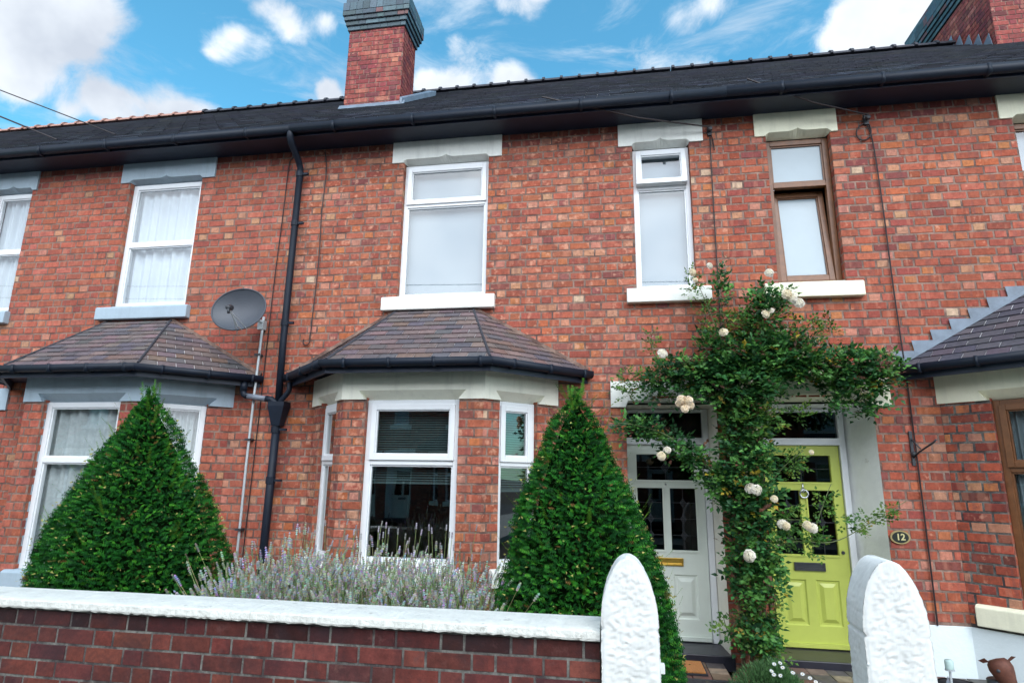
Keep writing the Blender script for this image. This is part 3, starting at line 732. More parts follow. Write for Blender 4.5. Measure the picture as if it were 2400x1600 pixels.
# the grey-blue house on the left
P1 = dict(rng=random.Random(11), pal=PAL_B, pal_bay=PAL_B, brickmat=M['brick_b'], stone='grey_stone', bay_stone='grey_stone', bay_sill_m='grey_stone', frame='upvc', bay_mortar='mortar',
    wins=[win((2.38, 3.34), (2.25, 3.51), (2.25, 3.42), 4.25, back='folds', back_mat='net', depth=.06, top='fixed', bottom='fixed', fw=.06),
          win((.33, 1.06), (.19, 1.05 + .0), (.2, 1.02), 4.25, back='folds', back_mat='net', depth=.06, top='fixed', bottom='fixed', fw=.06)],
    bay_c=2.80, bay_sill=.68, bay_sill_h=.16, bay_t=1.72, bay_win=('fixed',), bay_glass='glass', bay_back='folds', tile=PAL_T, jamb=.045, bay_top=3.29,
    door=(.31, 1.04), door_m='sage', door_fit='dark', porch=(.2, 1.13), plintel=(0, 1.24), reveal='reveal_white', door_left=True, phase=.22)
P1['wins'][1]['o'] = (.42, .98); P1['wins'][1]['l'] = (.2, 1.05)
H1, roof1 = house((XL[1], 0, 0), 0, P1, 'left terraced house with grey-blue painted stone round its bay and windows', 'terraced house', 'terraced houses of the near row')
# the house on the right
P3 = dict(rng=random.Random(33), pal=PAL_C, pal_bay=PAL_D, brickmat=M['brick_c'], stone='cream_stone', bay_stone='cream_stone', bay_sill_m='cream_stone', frame='brown_frame', bay_mortar='mortar_pale',
    wins=[win((.43, 1.04), (.32, 1.11), (.29, 1.17), 4.535, back=None, depth=.09, top='fixed', bottom='tilt_in', glass='obscure', tilt_in=-.11, fw=.055, sw=.055),
          win((2.68, 3.64), (2.56, 3.80), (2.56, 3.76), 4.5, back='flat', depth=.09, top='fixed', bottom='fixed', fw=.055)],
    bay_c=2.96, bay_sill=.66, bay_sill_h=.165, bay_t=1.735, bay_win=('sash',), bay_glass='glass_dark', bay_back='folds', bay_back_mat='net', side_open=(.365, .74), tile=PAL_TB, stepflash=True, plinth=.47,
    door=(.24, .94), door_m='lime', door_fit='dark', porch=(.17, 1.14), plintel=(0, 1.29), reveal='reveal_white', door_left=True, white_reveal=True, phase=.0)
H3, roof3 = house((XL[3], 0, 0), 0, P3, 'right terraced house with lime green door and brown window frames, white painted base', 'terraced house', 'terraced houses of the near row')
# the houses beyond on both sides
def plain(seed, mirror, **kw):
    P = dict(rng=random.Random(seed), pal=PAL_B, pal_bay=PAL_B, brickmat=M['brick_b'], stone='ivory_stone', bay_stone='ivory_stone', bay_sill_m='ivory_stone', frame='upvc', bay_mortar='mortar',
        bay_c=1.65, bay_sill=.8, bay_sill_h=.15, bay_t=1.72, bay_win=('fixed',), bay_glass='glass', bay_back='folds', tile=PAL_T,
        door=(3.62, 4.32), door_m='sage', door_fit='dark', porch=(3.52, 4.42), plintel=(3.4, 4.6), reveal='reveal_white', door_left=False)
    a = [((1.215, 2.175), (1.08, 2.31), (1.07, 2.30)), ((3.73, 4.31), (3.58, 4.46), (3.61, 4.43))]
    if mirror:
        P.update(bay_c=W - 1.65, door=(W - 4.32, W - 3.62), porch=(W - 4.42, W - 3.52), plintel=(W - 4.6, W - 3.4), door_left=True)
        a = [tuple((W - q[1], W - q[0]) for q in t) for t in a]
    P['wins'] = [win(*t, 4.3, back='folds', back_mat='net', depth=.07, top='fixed') for t in a]
    P.update(kw); return P
house((XL[0], 0, 0), 0, plain(41, False, ridge='terracotta'), 'terraced house next left of the grey-blue house, showing its roof with terracotta ridge tiles', 'terraced house', 'terraced houses of the near row')
house((XL[0] - W, 0, 0), 0, plain(42, True, ridge='terracotta'), 'farthest terraced house at the left end of the row with terracotta ridge tiles', 'terraced house', 'terraced houses of the near row')
H4, roof4 = house((XL[4], 0, 0), 0, plain(43, False), 'terraced house at the right end of the row, past the big right chimney', 'terraced house', 'terraced houses of the near row')
# opposite side of the street, seen reflected in the bay glass
OPP = ['leftmost', 'middle', 'rightmost']
for i, (x, mir) in enumerate(((5.6, False), (.96, True), (-3.68, False))):
    P = plain(60 + i, mir, pal=PAL_D, pal_bay=PAL_D, stone='white_stone', bay_stone='white_stone', bay_back=None if i else 'folds')
    house((x, -16.5, 0), math.pi, P, ['brick house across the street, reflected in the glass, facing the lime green door', 'brick house across the street, reflected in the glass, facing the sage door', 'brick house across the street, reflected in the glass, facing the grey-blue house'][i], 'terraced house', 'terraced houses across the street')

def copy_tree(o, parent=None):
    c = o.copy(); col.objects.link(c)
    if parent is not None: c.parent = parent
    for ch in [q for q in bpy.data.objects if q.parent == o]: copy_tree(ch, c)
    return c
OH = [o for o in bpy.data.objects if o.get('group') == 'terraced houses across the street']
for k, (x, src, lab) in enumerate(((10.24, 1, 'beyond the lime green door house'), (-8.32, 1, 'left of the grey-blue bay'), (-12.96, 2, 'second beyond the grey-blue bay'), (-17.6, 1, 'third beyond the grey-blue bay'), (-22.24, 2, 'farthest left'))):
    c = copy_tree(sorted(OH, key=lambda q: -q.location.x)[src]); c.location.x = x; c['label'] = 'brick house across the street, seen only as a reflection, ' + lab
wire_later = True
# shared brick pier between the two porches
# (left half belongs to the middle house, right half to the right house; the walls above already meet there)

# chimneys
chimney(roof2, -.455, .435, 1.70, 2.24, 6.3, 8.36, 0, [(-.28, 1.85, .5), (.3, 1.95, .55)], random.Random(5))
cf = MB()
for k in range(3): pass
cf.prism([(-.5, 1.60, 6.93), (.53, 1.60, 6.93), (.53, 1.66, 7.04), (-.5, 1.66, 7.04)], (0, .03, .01))
cf.prism([(.465, 1.62, 6.98), (.50, 1.62, 6.96), (.60, 2.9, 7.96), (.465, 2.9, 7.98)], (0, 0, .09))
cf.build('chimney_flashing', M['lead'], roof2)
chimney(roof4, -.05, .9, 2.95, 5.3, 6.8, 8.95 + .35, 0, [(.35, 4.6, .55), (.4, 3.4, .5)], random.Random(6))
lf = MB()
for k in range(9):
    y = 3.0 + k * .22; z = 5.44 + (y + .36) * (RZ - 5.44) / (RY + .36) if y < RY else RZ - (y - RY) * .77
    lf.prism([(-.065, y, z - .1), (-.065, y + .22, z - .1), (-.065, y + .22, z + .16), (-.065, y + .06, z + .24)], (-.008 - .001 * (k % 2), 0, 0))
lf.build('step_flashing', M['lead'], roof4)

# pier of the porches: plain brick reveals painted on the inside already; downpipes and hopper belong to the middle house
def P_(x, y, z): return (x - XL[2], y, z)
dp = MB()
dp.tube([P_(-3.47, -.355, 5.36), P_(-3.47, -.35, 5.26), P_(-3.47, -.30, 5.20), P_(-3.47, -.12, 5.08), P_(-3.47, -.075, 5.02), P_(-3.47, -.075, 4.0), P_(-3.47, -.075, 3.0), P_(-3.455, -.075, 2.34)], .036, 12)
dpo = dp.build('downpipe', M['black_pvc'], H2, smooth=True)
for z in (4.95, 4.35, 3.2):
    k = MB(); k.tube([P_(-3.47, -.075, z - .03), P_(-3.47, -.075, z + .03)], .042, 12); k.box(-3.47 + .03 - XL[2], -3.47 + .10 - XL[2], -.09, -.06, z - .012, z + .012); k.build('pipe_clip', M['black_pvc'], dpo)
hp = MB()
hx = -3.44 - XL[2]
t = [(hx - .09, -.15), (hx + .09, -.15), (hx + .09, -.015), (hx - .09, -.015)]; b_ = [(hx - .045, -.12), (hx + .045, -.12), (hx + .045, -.03), (hx - .045, -.03)]
hp.poly([(x, y, 2.345) for x, y in t] + [(x, y, 2.30) for x, y in t] + [(x, y, 2.10) for x, y in b_], [(0, 1, 5, 4), (1, 2, 6, 5), (2, 3, 7, 6), (3, 0, 4, 7), (4, 5, 9, 8), (5, 6, 10, 9), (6, 7, 11, 10), (7, 4, 8, 11), (3, 2, 1, 0), (8, 9, 10, 11)])
hp.build('hopper', M['black_pvc'], H2)
lp = MB(); lp.tube([P_(-3.45, -.075, 2.12), P_(-3.455, -.075, 1.2), P_(-3.46, -.075, -.05)], .040, 12); lpo = lp.build('lower_downpipe', M['black_pvc'], H2, smooth=True)
for z in (2.06, 1.55, .7):
    k = MB(); k.tube([P_(-3.455, -.075, z - .035), P_(-3.455, -.075, z + .035)], .047, 12); k.box(-3.455 + .03 - XL[2], -3.455 + .12 - XL[2], -.09, -.06, z - .012, z + .012); k.build('pipe_clip', M['black_pvc'], lpo)
ro_ = MB(); ro_.tube([P_(-3.33, -.10, 2.55), P_(-3.33, -.10, 2.47), P_(-3.35, -.10, 2.43), P_(-3.42, -.09, 2.36), P_(-3.43, -.085, 2.31)], .027, 10); ro_.build('gutter_outlet', M['black_pvc'], H2, smooth=True)
gq = MB()
q = lambda x, y, z: (x - XL[1], y, z)
gq.tube([q(-3.84, -.12, 2.56), q(-3.84, -.12, 2.46)], .036, 10); gq.tube([q(-3.84, -.12, 2.47), q(-3.83, -.12, 2.42), q(-3.78, -.12, 2.40)], .031, 10)
gq.build('gutter_elbow', M['black_pvc'], H1, smooth=True)
gq = MB(); gq.tube([q(-3.79, -.12, 2.405), q(-3.56, -.11, 2.375)], .030, 10); gq.build('cross_pipe', M['grey_pvc'], H1, smooth=True)
gq = MB(); gq.tube([q(-3.58, -.11, 2.38), q(-3.52, -.10, 2.37), q(-3.48, -.09, 2.34), q(-3.47, -.09, 2.30)], .034, 10); gq.build('gutter_elbow', M['black_pvc'], H1, smooth=True)
# ------------------------------------------------------------------ satellite dish
sd = empty('satellite_dish', (-3.76, -.06, 3.0), 0, 'grey oval satellite dish on a pale pole between the left bay roof and the downpipe', 'satellite dish')
def rel(o, p): return Vector(p) - Vector(o.location)
dc = Vector((-3.80, -.42, 3.27)); aim = Vector((.20, -.93, .16)).normalized()
ux = aim.cross(Vector((0, 0, 1))).normalized() * -1; uy = aim.cross(ux).normalized()
if uy.z < 0: uy = -uy
mb = MB(); rings = 8; seg = 40; base = rel(sd, dc)
ro2 = -.28
axm = (ux * math.cos(ro2) - uy * math.sin(ro2)); aym = (uy * math.cos(ro2) + ux * math.sin(ro2))
def dp_(r_, t, back=0): return base + axm * (.272 * r_ * math.cos(t)) + aym * (.232 * r_ * math.sin(t)) + aim * (.075 * (r_ * r_ - 1) - back)
for b0 in (0, .012):
    for i in range(rings):
        for k in range(seg):
            t0 = 2 * math.pi * k / seg; t1 = 2 * math.pi * (k + 1) / seg; r0 = i / rings; r1 = (i + 1) / rings
            if i == 0: mb.quad(dp_(0, 0, b0), dp_(r1, t0, b0), dp_(r1, t1, b0))
            else: mb.quad(dp_(r0, t0, b0), dp_(r1, t0, b0), dp_(r1, t1, b0), dp_(r0, t1, b0))
mb.build('reflector', M['dish'], sd, smooth=True, fix=False)
rm = MB(); rm.tube([dp_(1.0, t, .004) for t in np.linspace(0, 2 * math.pi, 41)], .009, 6, cap=False); rm.build('rim', M['dish'], sd, smooth=True)
arm = MB(); a0 = base - aym * .235 - aim * .01; a1 = base - aym * .13 + aim * .30; arm.tube([a0, base - aym * .25 + aim * .10, a1], .008, 8)
for s_ in (-.05, .05): arm.tube([a0 + axm * s_, a1 - axm * s_ * .3], .005, 6)
arm.build('feed_arm', M['galv'], sd)
ln = MB(); d_ = (base - a1).normalized(); ln.lathe(a1 - d_ * .04, [(0, 0), (.022, 0), (.026, .03), (.032, .06), (.034, .09), (0, .09)], 12, d_); ln.tube([a1 - d_ * .02, a1 - d_ * .03 - aym * .06], .014, 8); ln.build('receiver', M['dark_metal'], sd, smooth=True)
br = MB(); br.tube([base - aim * .085, base - aim * .15, Vector((.02, .0, .22))], .018, 8); br.box(-.03, .04, -.02, .045, .14, .24); br.build('bracket', M['galv'], sd)
pl = MB(); pl.tube([(.025, 0, .28), (.022, 0, .1), (.01, 0, -.6), (.0, .01, -1.3), (.0, .02, -2.1), (.0, .02, -3.0)], .0135, 10); po = pl.build('pole', M['galv'], sd, smooth=True)
for z in (-.15, -1.05, -1.95): k = MB(); k.box(-.03, .03, -.02, .055, z, z + .02); k.build('pole_clip', M['dark_metal'], po)

# ------------------------------------------------------------------ cables on the wall
def curve_pts(p, n=6, y=-.02):
    out = []
    for i in range(len(p) - 1):
        a = p[max(i - 1, 0)]; b = p[i]; c = p[i + 1]; d = p[min(i + 2, len(p) - 1)]
        for k in range(n):
            t = k / n
            f = lambda q: .5 * (2 * b[q] + (c[q] - a[q]) * t + (2 * a[q] - 5 * b[q] + 4 * c[q] - d[q]) * t * t + (-a[q] + 3 * b[q] - 3 * c[q] + d[q]) * t ** 3)
            out.append((f(0), y if len(b) == 2 else f(1), f(len(b) - 1)))
    e = p[-1]; out.append((e[0], y if len(e) == 2 else e[1], e[-1])); return out
def cable(pts, label, r_=.006, name='wall_cable', y=-.016, extra=None):
    o = (pts[0][0], y, pts[-1][-1]); mb = MB(); mb.tube([Vector(p) - Vector(o) for p in curve_pts(pts, y=y)], r_, 5)
    if extra:
        for e in extra: mb.tube([Vector(p) - Vector(o) for p in curve_pts(e, y=y)], r_, 5)
    ob = mb.build(name, M['cable']); ob.location = o; tag(ob, label, 'cable', 'cables running down the brick walls'); return ob
cable([(-3.54, 5.26), (-3.62, 5.20), (-3.655, 5.08), (-3.665, 4.5), (-3.685, 3.7), (-3.69, 2.9), (-3.70, 1.85), (-3.71, .8), (-3.70, .1)], 'thin black cable running down just left of the black downpipe')
cable([(-3.22, 5.27), (-3.18, 5.0), (-3.19, 4.5), (-3.175, 3.9), (-3.19, 3.26), (-3.195, 3.06), (-3.20, 2.99), (-3.235, 2.965), (-3.27, 2.99), (-3.265, 3.03)], 'thin cable with a hooked lower end right of the black downpipe')
cable([(1.05, 5.12), (1.045, 4.7), (1.04, 3.9), (1.04, 3.4), (1.03, 2.9), (1.03, 2.55)], 'thin black cable between the narrow white window and the brown window', extra=[[(1.05, 5.12), (1.075, 5.05), (1.085, 4.92)]])
cable([(2.54, 5.12), (2.585, 4.9), (2.60, 4.2), (2.60, 3.4), (2.61, 2.55), (2.61, 1.73), (2.605, .9), (2.60, .47)], 'long black cable with a loop at the top, running down right of the brown window', extra=[[(2.56, 5.10), (2.49, 5.08), (2.45, 5.0), (2.47, 4.93), (2.53, 4.92), (2.58, 4.98), (2.58, 5.06), (2.56, 5.11)]], r_=.007)
def anchor(x, z, label):
    mb = MB(); mb.lathe((0, .0, 0), [(.028, 0), (.028, .02), (.014, .03), (.014, .055), (.024, .06), (.02, .085), (0, .09)], 10, (0, -1, 0)); mb.box(-.02, .02, -.03, 0, -.05, .05)
    o = mb.build('wire_bracket', M['dark_metal']); o.location = (x, 0, z); tag(o, label, 'bracket', 'black wire brackets under the eaves')
anchor(1.05, 5.14, 'small black wire bracket right of the narrow white window lintel'); anchor(2.55, 5.13, 'small black wire bracket at the looped cable right of the brown window lintel')
def wire(pts, label, r_=.008):
    o = Vector(pts[0]); mb = MB(); mb.tube([Vector(p) - o for p in pts], r_, 5); ob = mb.build('overhead_wire', M['cable']); ob.location = o; tag(ob, label, 'wire', 'overhead wires')
wire([(1.05, -.08, 5.15), (.33, -.25, 5.21), (-.65, -.41, 5.44)], 'thin wire from the bracket beside the narrow white window up to the gutter')
wire([(2.55, -.08, 5.15), (2.0, -.24, 5.23), (1.36, -.41, 5.44)], 'thin wire from the looped cable bracket up to the gutter over the brown window')
def sagline(a, b, s, n=14): return [tuple(Vector(a).lerp(Vector(b), i / n) - Vector((0, 0, s * 4 * (i / n) * (1 - i / n)))) for i in range(n + 1)]
wire(sagline((-22, -8.2, 7.1), (20, -8.6, 6.2), .25), 'upper wire strung along the street behind the viewer, reflected in the middle upstairs window', .012)
wire(sagline((-22, -8.0, 6.7), (20, -8.4, 5.7), .25), 'lower wire strung along the street behind the viewer, reflected in the middle upstairs window', .012)
wire(sagline((-5.66, -.4, 5.45), (-13.95, -1.97, 8.64), 0), 'upper thin wire crossing the sky at the left edge above the roof', .007)
wire(sagline((-6.45, -.4, 5.45), (-13.83, -.9, 8.6), 0), 'lower thicker wire crossing the sky at the left edge above the roof', .010)

# ------------------------------------------------------------------ things on the wall
np_ = empty('house_number_plaque', (2.40, -.004, 1.16), 0, 'small oval black and gold house number plaque 12 beside the lime green door', 'house number')
mb = MB()
el = lambda k, c: [(.079 * k * math.cos(t), c, .056 * k * math.sin(t)) for t in np.linspace(0, 2 * math.pi, 33)[:-1]]
mb.prism(el(1, 0), (0, -.012, 0)); mb.build('rim', mat('old_gold', (.35, .27, .12), .5, metal=.4), np_)
mb = MB(); mb.prism(el(.82, -.010), (0, -.005, 0)); mb.build('plate', mat('plaque_black', (.006, .012, .008), .35), np_)
cu = bpy.data.curves.new('numerals', 'FONT'); cu.body = '12'; cu.size = .074; cu.extrude = .002; cu.align_x = 'CENTER'; cu.align_y = 'CENTER'; cu.offset = .0015
tmp = bpy.data.objects.new('numerals_tmp', cu); col.objects.link(tmp)
dg = bpy.context.evaluated_depsgraph_get(); me = bpy.data.meshes.new_from_object(tmp.evaluated_get(dg)); bpy.data.objects.remove(tmp)
me.materials.clear(); me.materials.append(mat('numeral_gold', (.55, .50, .25), .45, metal=.2))
o = bpy.data.objects.new('numerals', me); col.objects.link(o); o.parent = np_; o.rotation_euler = (R(90), 0, 0); o.location = (0, -.017, 0)

hb = empty('hanging_basket_bracket', (2.585, 0, 1.93), 0, 'dark iron hanging basket bracket on the brick right of the lime green door', 'bracket')
mb = MB(); mb.box(-.014, .014, -.014, 0, -.17, .13); mb.build('back_plate', M['dark_metal'], hb, bevel=.003)
mb = MB(); mb.tube([(0, -.01, -.10), (.02, -.10, -.05), (.05, -.22, .0), (.06, -.27, .02), (.07, -.29, .04)], .008, 8); mb.lathe((0, -.012, -.07), [(.02, 0), (.02, .03), (0, .032)], 10, (0, -1, 0)); mb.tube([(0, -.01, .06), (.02, -.12, -.03)], .006, 6)
mb.build('arm', M['dark_metal'], hb, smooth=True)

# ------------------------------------------------------------------ ground
def struct(name, mb, m, bevel=0): return tag(mb.build(name, m, bevel=bevel), kind='structure')
g = MB(); g.quad((-600, -600, -.28), (600, -600, -.28), (600, 600, -.28), (-600, 600, -.28)); struct('ground', g, M['soil'])
g = MB(); g.box(-40, 40, -11.6, -5.4, -.5, -.25); struct('road', g, M['asphalt'])
g = MB(); g.box(-40, 40, -5.28, -3.06, -.5, -.14); struct('pavement', g, M['paving'])
g = MB(); g.box(-40, 40, -13.6, -11.72, -.5, -.14); struct('opposite_pavement', g, M['paving'])
g = MB()
for y in (-5.4, -11.72):
    x = -40
    while x < 40: g.box(x + .004, x + .91, y, y + .12, -.5, -.135); x += .914
struct('kerb', g, M['kerbstone'], bevel=.01)
g = MB()
nx, ny = 60, 24; zz = {}
for i in range(nx + 1):
    for k in range(ny + 1): zz[i, k] = (-9 + 9.12 * i / nx, -3.0 + 3.0 * k / ny, .0 + rng.uniform(-.03, .03))
for i in range(nx):
    for k in range(ny): g.quad(zz[i, k], zz[i + 1, k], zz[i + 1, k + 1], zz[i, k + 1])
struct('garden_bounce_bed', g, M['bounce_bed'])  # unseen ground, made pale gravel to bounce light up onto the house fronts
g = MB()
pal = [(3, (.16, .10, .07)), (3, (.09, .08, .075)), (2, (.22, .17, .12)), (2, (.13, .06, .045))]
for x0, x1 in ((.12, .92), (1.38, 2.9)):
    x = x0
    while x < x1 - .05:
        y = -.50
        while y < -.035:
            g.col = pick(pal, rng); g.box(x + .003, min(x + .148, x1), y + .003, min(y + .148, -.033), .0, .09 + rng.uniform(-.002, .002)); y += .155
        x += .152
    g.col = (.03, .03, .035); g.box(x0 - .01, x1 + .01, -.54, -.499, -.1, .088)
struct('tiled_path', g, M['path_tile'])
g = MB(); g.box(.12, 6, -3.0, -.54, -.4, -.06); struct('front_path', g, M['paving'])
dm = empty('doormat', (.46, -.26, .092), 0, 'orange-brown coir doormat in front of the sage door', 'doormat')
mb = MB(); mb.box(-.34, .24, -.18, .16, 0, .012); mb.build('rubber_back', M['rubber'], dm)
mb = MB(); mb.box(-.325, .225, -.165, .145, .012, .026); mb.build('coir_pile', M['mat'], dm, bevel=.004)

# ------------------------------------------------------------------ front garden wall
gw = empty('garden_wall', (-2.5, -2.9, -.14), 0, 'low dark red brick garden wall with a rough white coping running along the front', 'garden wall')
ow = Vector(gw.location)
Fw = Fr(Vector((-7.5, -3.0, 0)) - ow, (1, 0, 0), (0, -1, 0)); LW = 7.42
mb = MB(); wr = random.Random(9)
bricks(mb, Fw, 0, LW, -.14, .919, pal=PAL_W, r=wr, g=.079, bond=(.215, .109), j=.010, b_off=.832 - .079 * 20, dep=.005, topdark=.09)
mb.build('brickwork', M['brick_wall'], gw)
mb = MB(); sheet(mb, Fw, 0, LW, -.3, .925, -.0035); mb.box(-7.5 - ow.x, -.08 - ow.x, -2.99 - ow.y, -2.79 - ow.y, -.3 - ow.z, .905 - ow.z) if False else None
Fb = Fr(Vector((-.08, -2.785, 0)) - ow, (-1, 0, 0), (0, 1, 0)); sheet(mb, Fb, 0, LW, -.3, .925, 0)
mb.build('wall_mortar', M['mortar_pale'], gw)
# coping stones, each weathered along its lower edge
x = -7.5; ends = []
while x < -.09:
    L_ = wr.choice((.86, .92, 1.02)); x1 = min(x + L_, -.078)
    if -.078 - x1 < .3: x1 = -.078
    mb = MB(); n = max(8, int((x1 - x) / .018)); rows = []
    dz, dy = wr.uniform(-.001, .001), wr.uniform(-.0015, .0015)
    for i in range(n + 1):
        t = x + .0006 + (x1 - x - .0012) * i / n; e = min(i, n - i) < 1
        jb = wr.uniform(-.004, .003); jt = wr.uniform(-.003, .003); jm = wr.uniform(-.004, .004)
        rr = [(t, -2.95, .915), (t, -3.03 + dy, .920 + jb), (t, -3.034 + dy + jm * .5, .928 + jb * .3), (t, -3.032 + dy + jm, .954 + jt * .6), (t, -3.024 + dy, .961 + jt * .4), (t, -3.0 + dy, .965 + jt * .3), (t, -2.90, .970 + dz + jt * .4), (t, -2.77, .966 + dz), (t, -2.745, .958), (t, -2.745, .915), (t, -2.80, .915)]
        rows.append([tuple(Vector(p) - ow) for p in rr])
    for a_, b_ in zip(rows[:-1], rows[1:]):
        for k in range(len(a_) - 1): mb.quad(a_[k], b_[k], b_[k + 1], a_[k + 1])
    mb.poly(rows[0], [tuple(range(11))]); mb.poly(rows[-1], [tuple(range(11))])
    mb.build('coping_stone', M['coping'], gw)
    x = x1

def gatepost(loc, w, d, h, label, pin=False, lean=0):
    g = empty('gatepost', loc, lean, label, 'gatepost', 'white gateposts')
    pr = random.Random(int(loc[0] * 100)); hw = w / 2; nk = h - .285
    tab = [(0, .0), (.012, .14), (.05, .30), (.10, .42), (.19, .56), (.30, .69), (.39, .775), (.52, .87), (.67, .94), (.83, .985), (1, 1)]
    def half(z):
        if z <= nk:
            return hw - (.011 * max(0, 1 - abs(z - nk + .006) / .010))
        s_ = (h - z) / (h - nk)
        for (s0, x0), (s1, x1) in zip(tab[:-1], tab[1:]):
            if s0 <= s_ <= s1 + 1e-9:
                k = x0 + (x1 - x0) * (s_ - s0) / (s1 - s0); return hw * k - (.011 * max(0, 1 - abs(z - nk + .006) / .010))
        return 0
    from mathutils import noise
    def disp(p, k=1.0):
        q = Vector(p) + Vector(loc) * 3
        a_ = noise.noise(q * 9) * .002 + noise.noise(Vector((q.x * 55, q.y * 55, q.z * 80))) * .0024 + noise.noise(Vector((q.x * 115, q.y * 115, q.z * 170))) * .0028
        return a_ * k
    st = .0075; zs = list(np.arange(.28, h - .004, st)) + [h - .002]; m_ = 30; nd = int(d / st)
    mb = MB(); loops = []
    # closed loop round the post at each height: front, right, back, left
    for z in zs:
        hx = max(.002, half(z) + pr.uniform(-.0008, .0008)); lp = []
        for k in range(m_ + 1): lp.append((-hx + 2 * hx * k / m_, -d / 2, 0))
        for k in range(1, nd): lp.append((hx, -d / 2 + d * k / nd, 1))
        for k in range(m_ + 1): lp.append((hx - 2 * hx * k / m_, d / 2, 2))
        for k in range(1, nd): lp.append((-hx, d / 2 - d * k / nd, 3))
        out = []
        for i, (x, y, side) in enumerate(lp):
            e = hw if side in (0, 2) else d / 2
            if side in (0, 2):
                inn = hx - abs(x); k_ = min(1, max(0, (inn - .012) / .022)); k_ = k_ * min(1, max(.0, (h - z - .03) / .05))
                rnd = .009 * max(0, 1 - inn / .012) ** 2
                dy = -1 if side == 0 else 1
                out.append((x, y + dy * (disp((x, y, z), .35 + 1.9 * k_) - rnd + .002 * k_), z))
            else:
                dx = 1 if side == 1 else -1
                out.append((x + dx * disp((x, y, z), .6 if z > nk else 1.1), y, z))
        loops.append(out)
    n = len(loops[0]); mb.v = [p for l_ in loops for p in l_]
    for a_ in range(len(loops) - 1):
        for k in range(n):
            k2 = (k + 1) % n; mb.f.append((a_ * n + k, a_ * n + k2, (a_ + 1) * n + k2, (a_ + 1) * n + k)); mb.c.append((1, 1, 1))
    t0 = (len(loops) - 1) * n; mb.f.append(tuple(t0 + k for k in range(n))); mb.c.append((1, 1, 1))
    mb.boxf(Fr((0, 0, 0), (1, 0, 0), (0, 1, 0)), -hw + .002, hw - .002, -.2, .285, -d / 2 + .002, d / 2 - .002)
    mb.build('stone', M['post'], g, smooth=True, fix=False)
    if pin:
        p = MB(); p.box(hw - .01, hw + .022, -.03, .0, h - .475, h - .435); p.build('gate_stop', M['post'], g, bevel=.004)
    return g
gatepost((.05, -2.97, -.14), .245, .20, 1.41, 'left pointed white rough stone gatepost at the end of the garden wall', pin=True)
gatepost((1.11, -2.95, -.14), .245, .23, 1.435, 'right pointed white rough stone gatepost standing alone in front of the lime green door', lean=R(-3))

# ------------------------------------------------------------------ plants
def leafquad(mb, p, d, n, ln, w):
    """pointed leaf folded along its midrib"""
    d = d.normalized(); s = d.cross(n).normalized(); n = s.cross(d)
    a = p; b = p + d * ln * .38 + n * ln * .05; c = p + d * ln
    l = p + d * ln * .42 + s * w * .5 + n * w * .18; r_ = p + d * ln * .42 - s * w * .5 + n * w * .18
    mb.poly([a, l, c, r_, b], [(0, 4, 1), (0, 3, 4), (4, 2, 1), (3, 2, 4)])
def rv(r): return Vector((r.gauss(0, 1), r.gauss(0, 1), r.gauss(0, 1))).normalized()

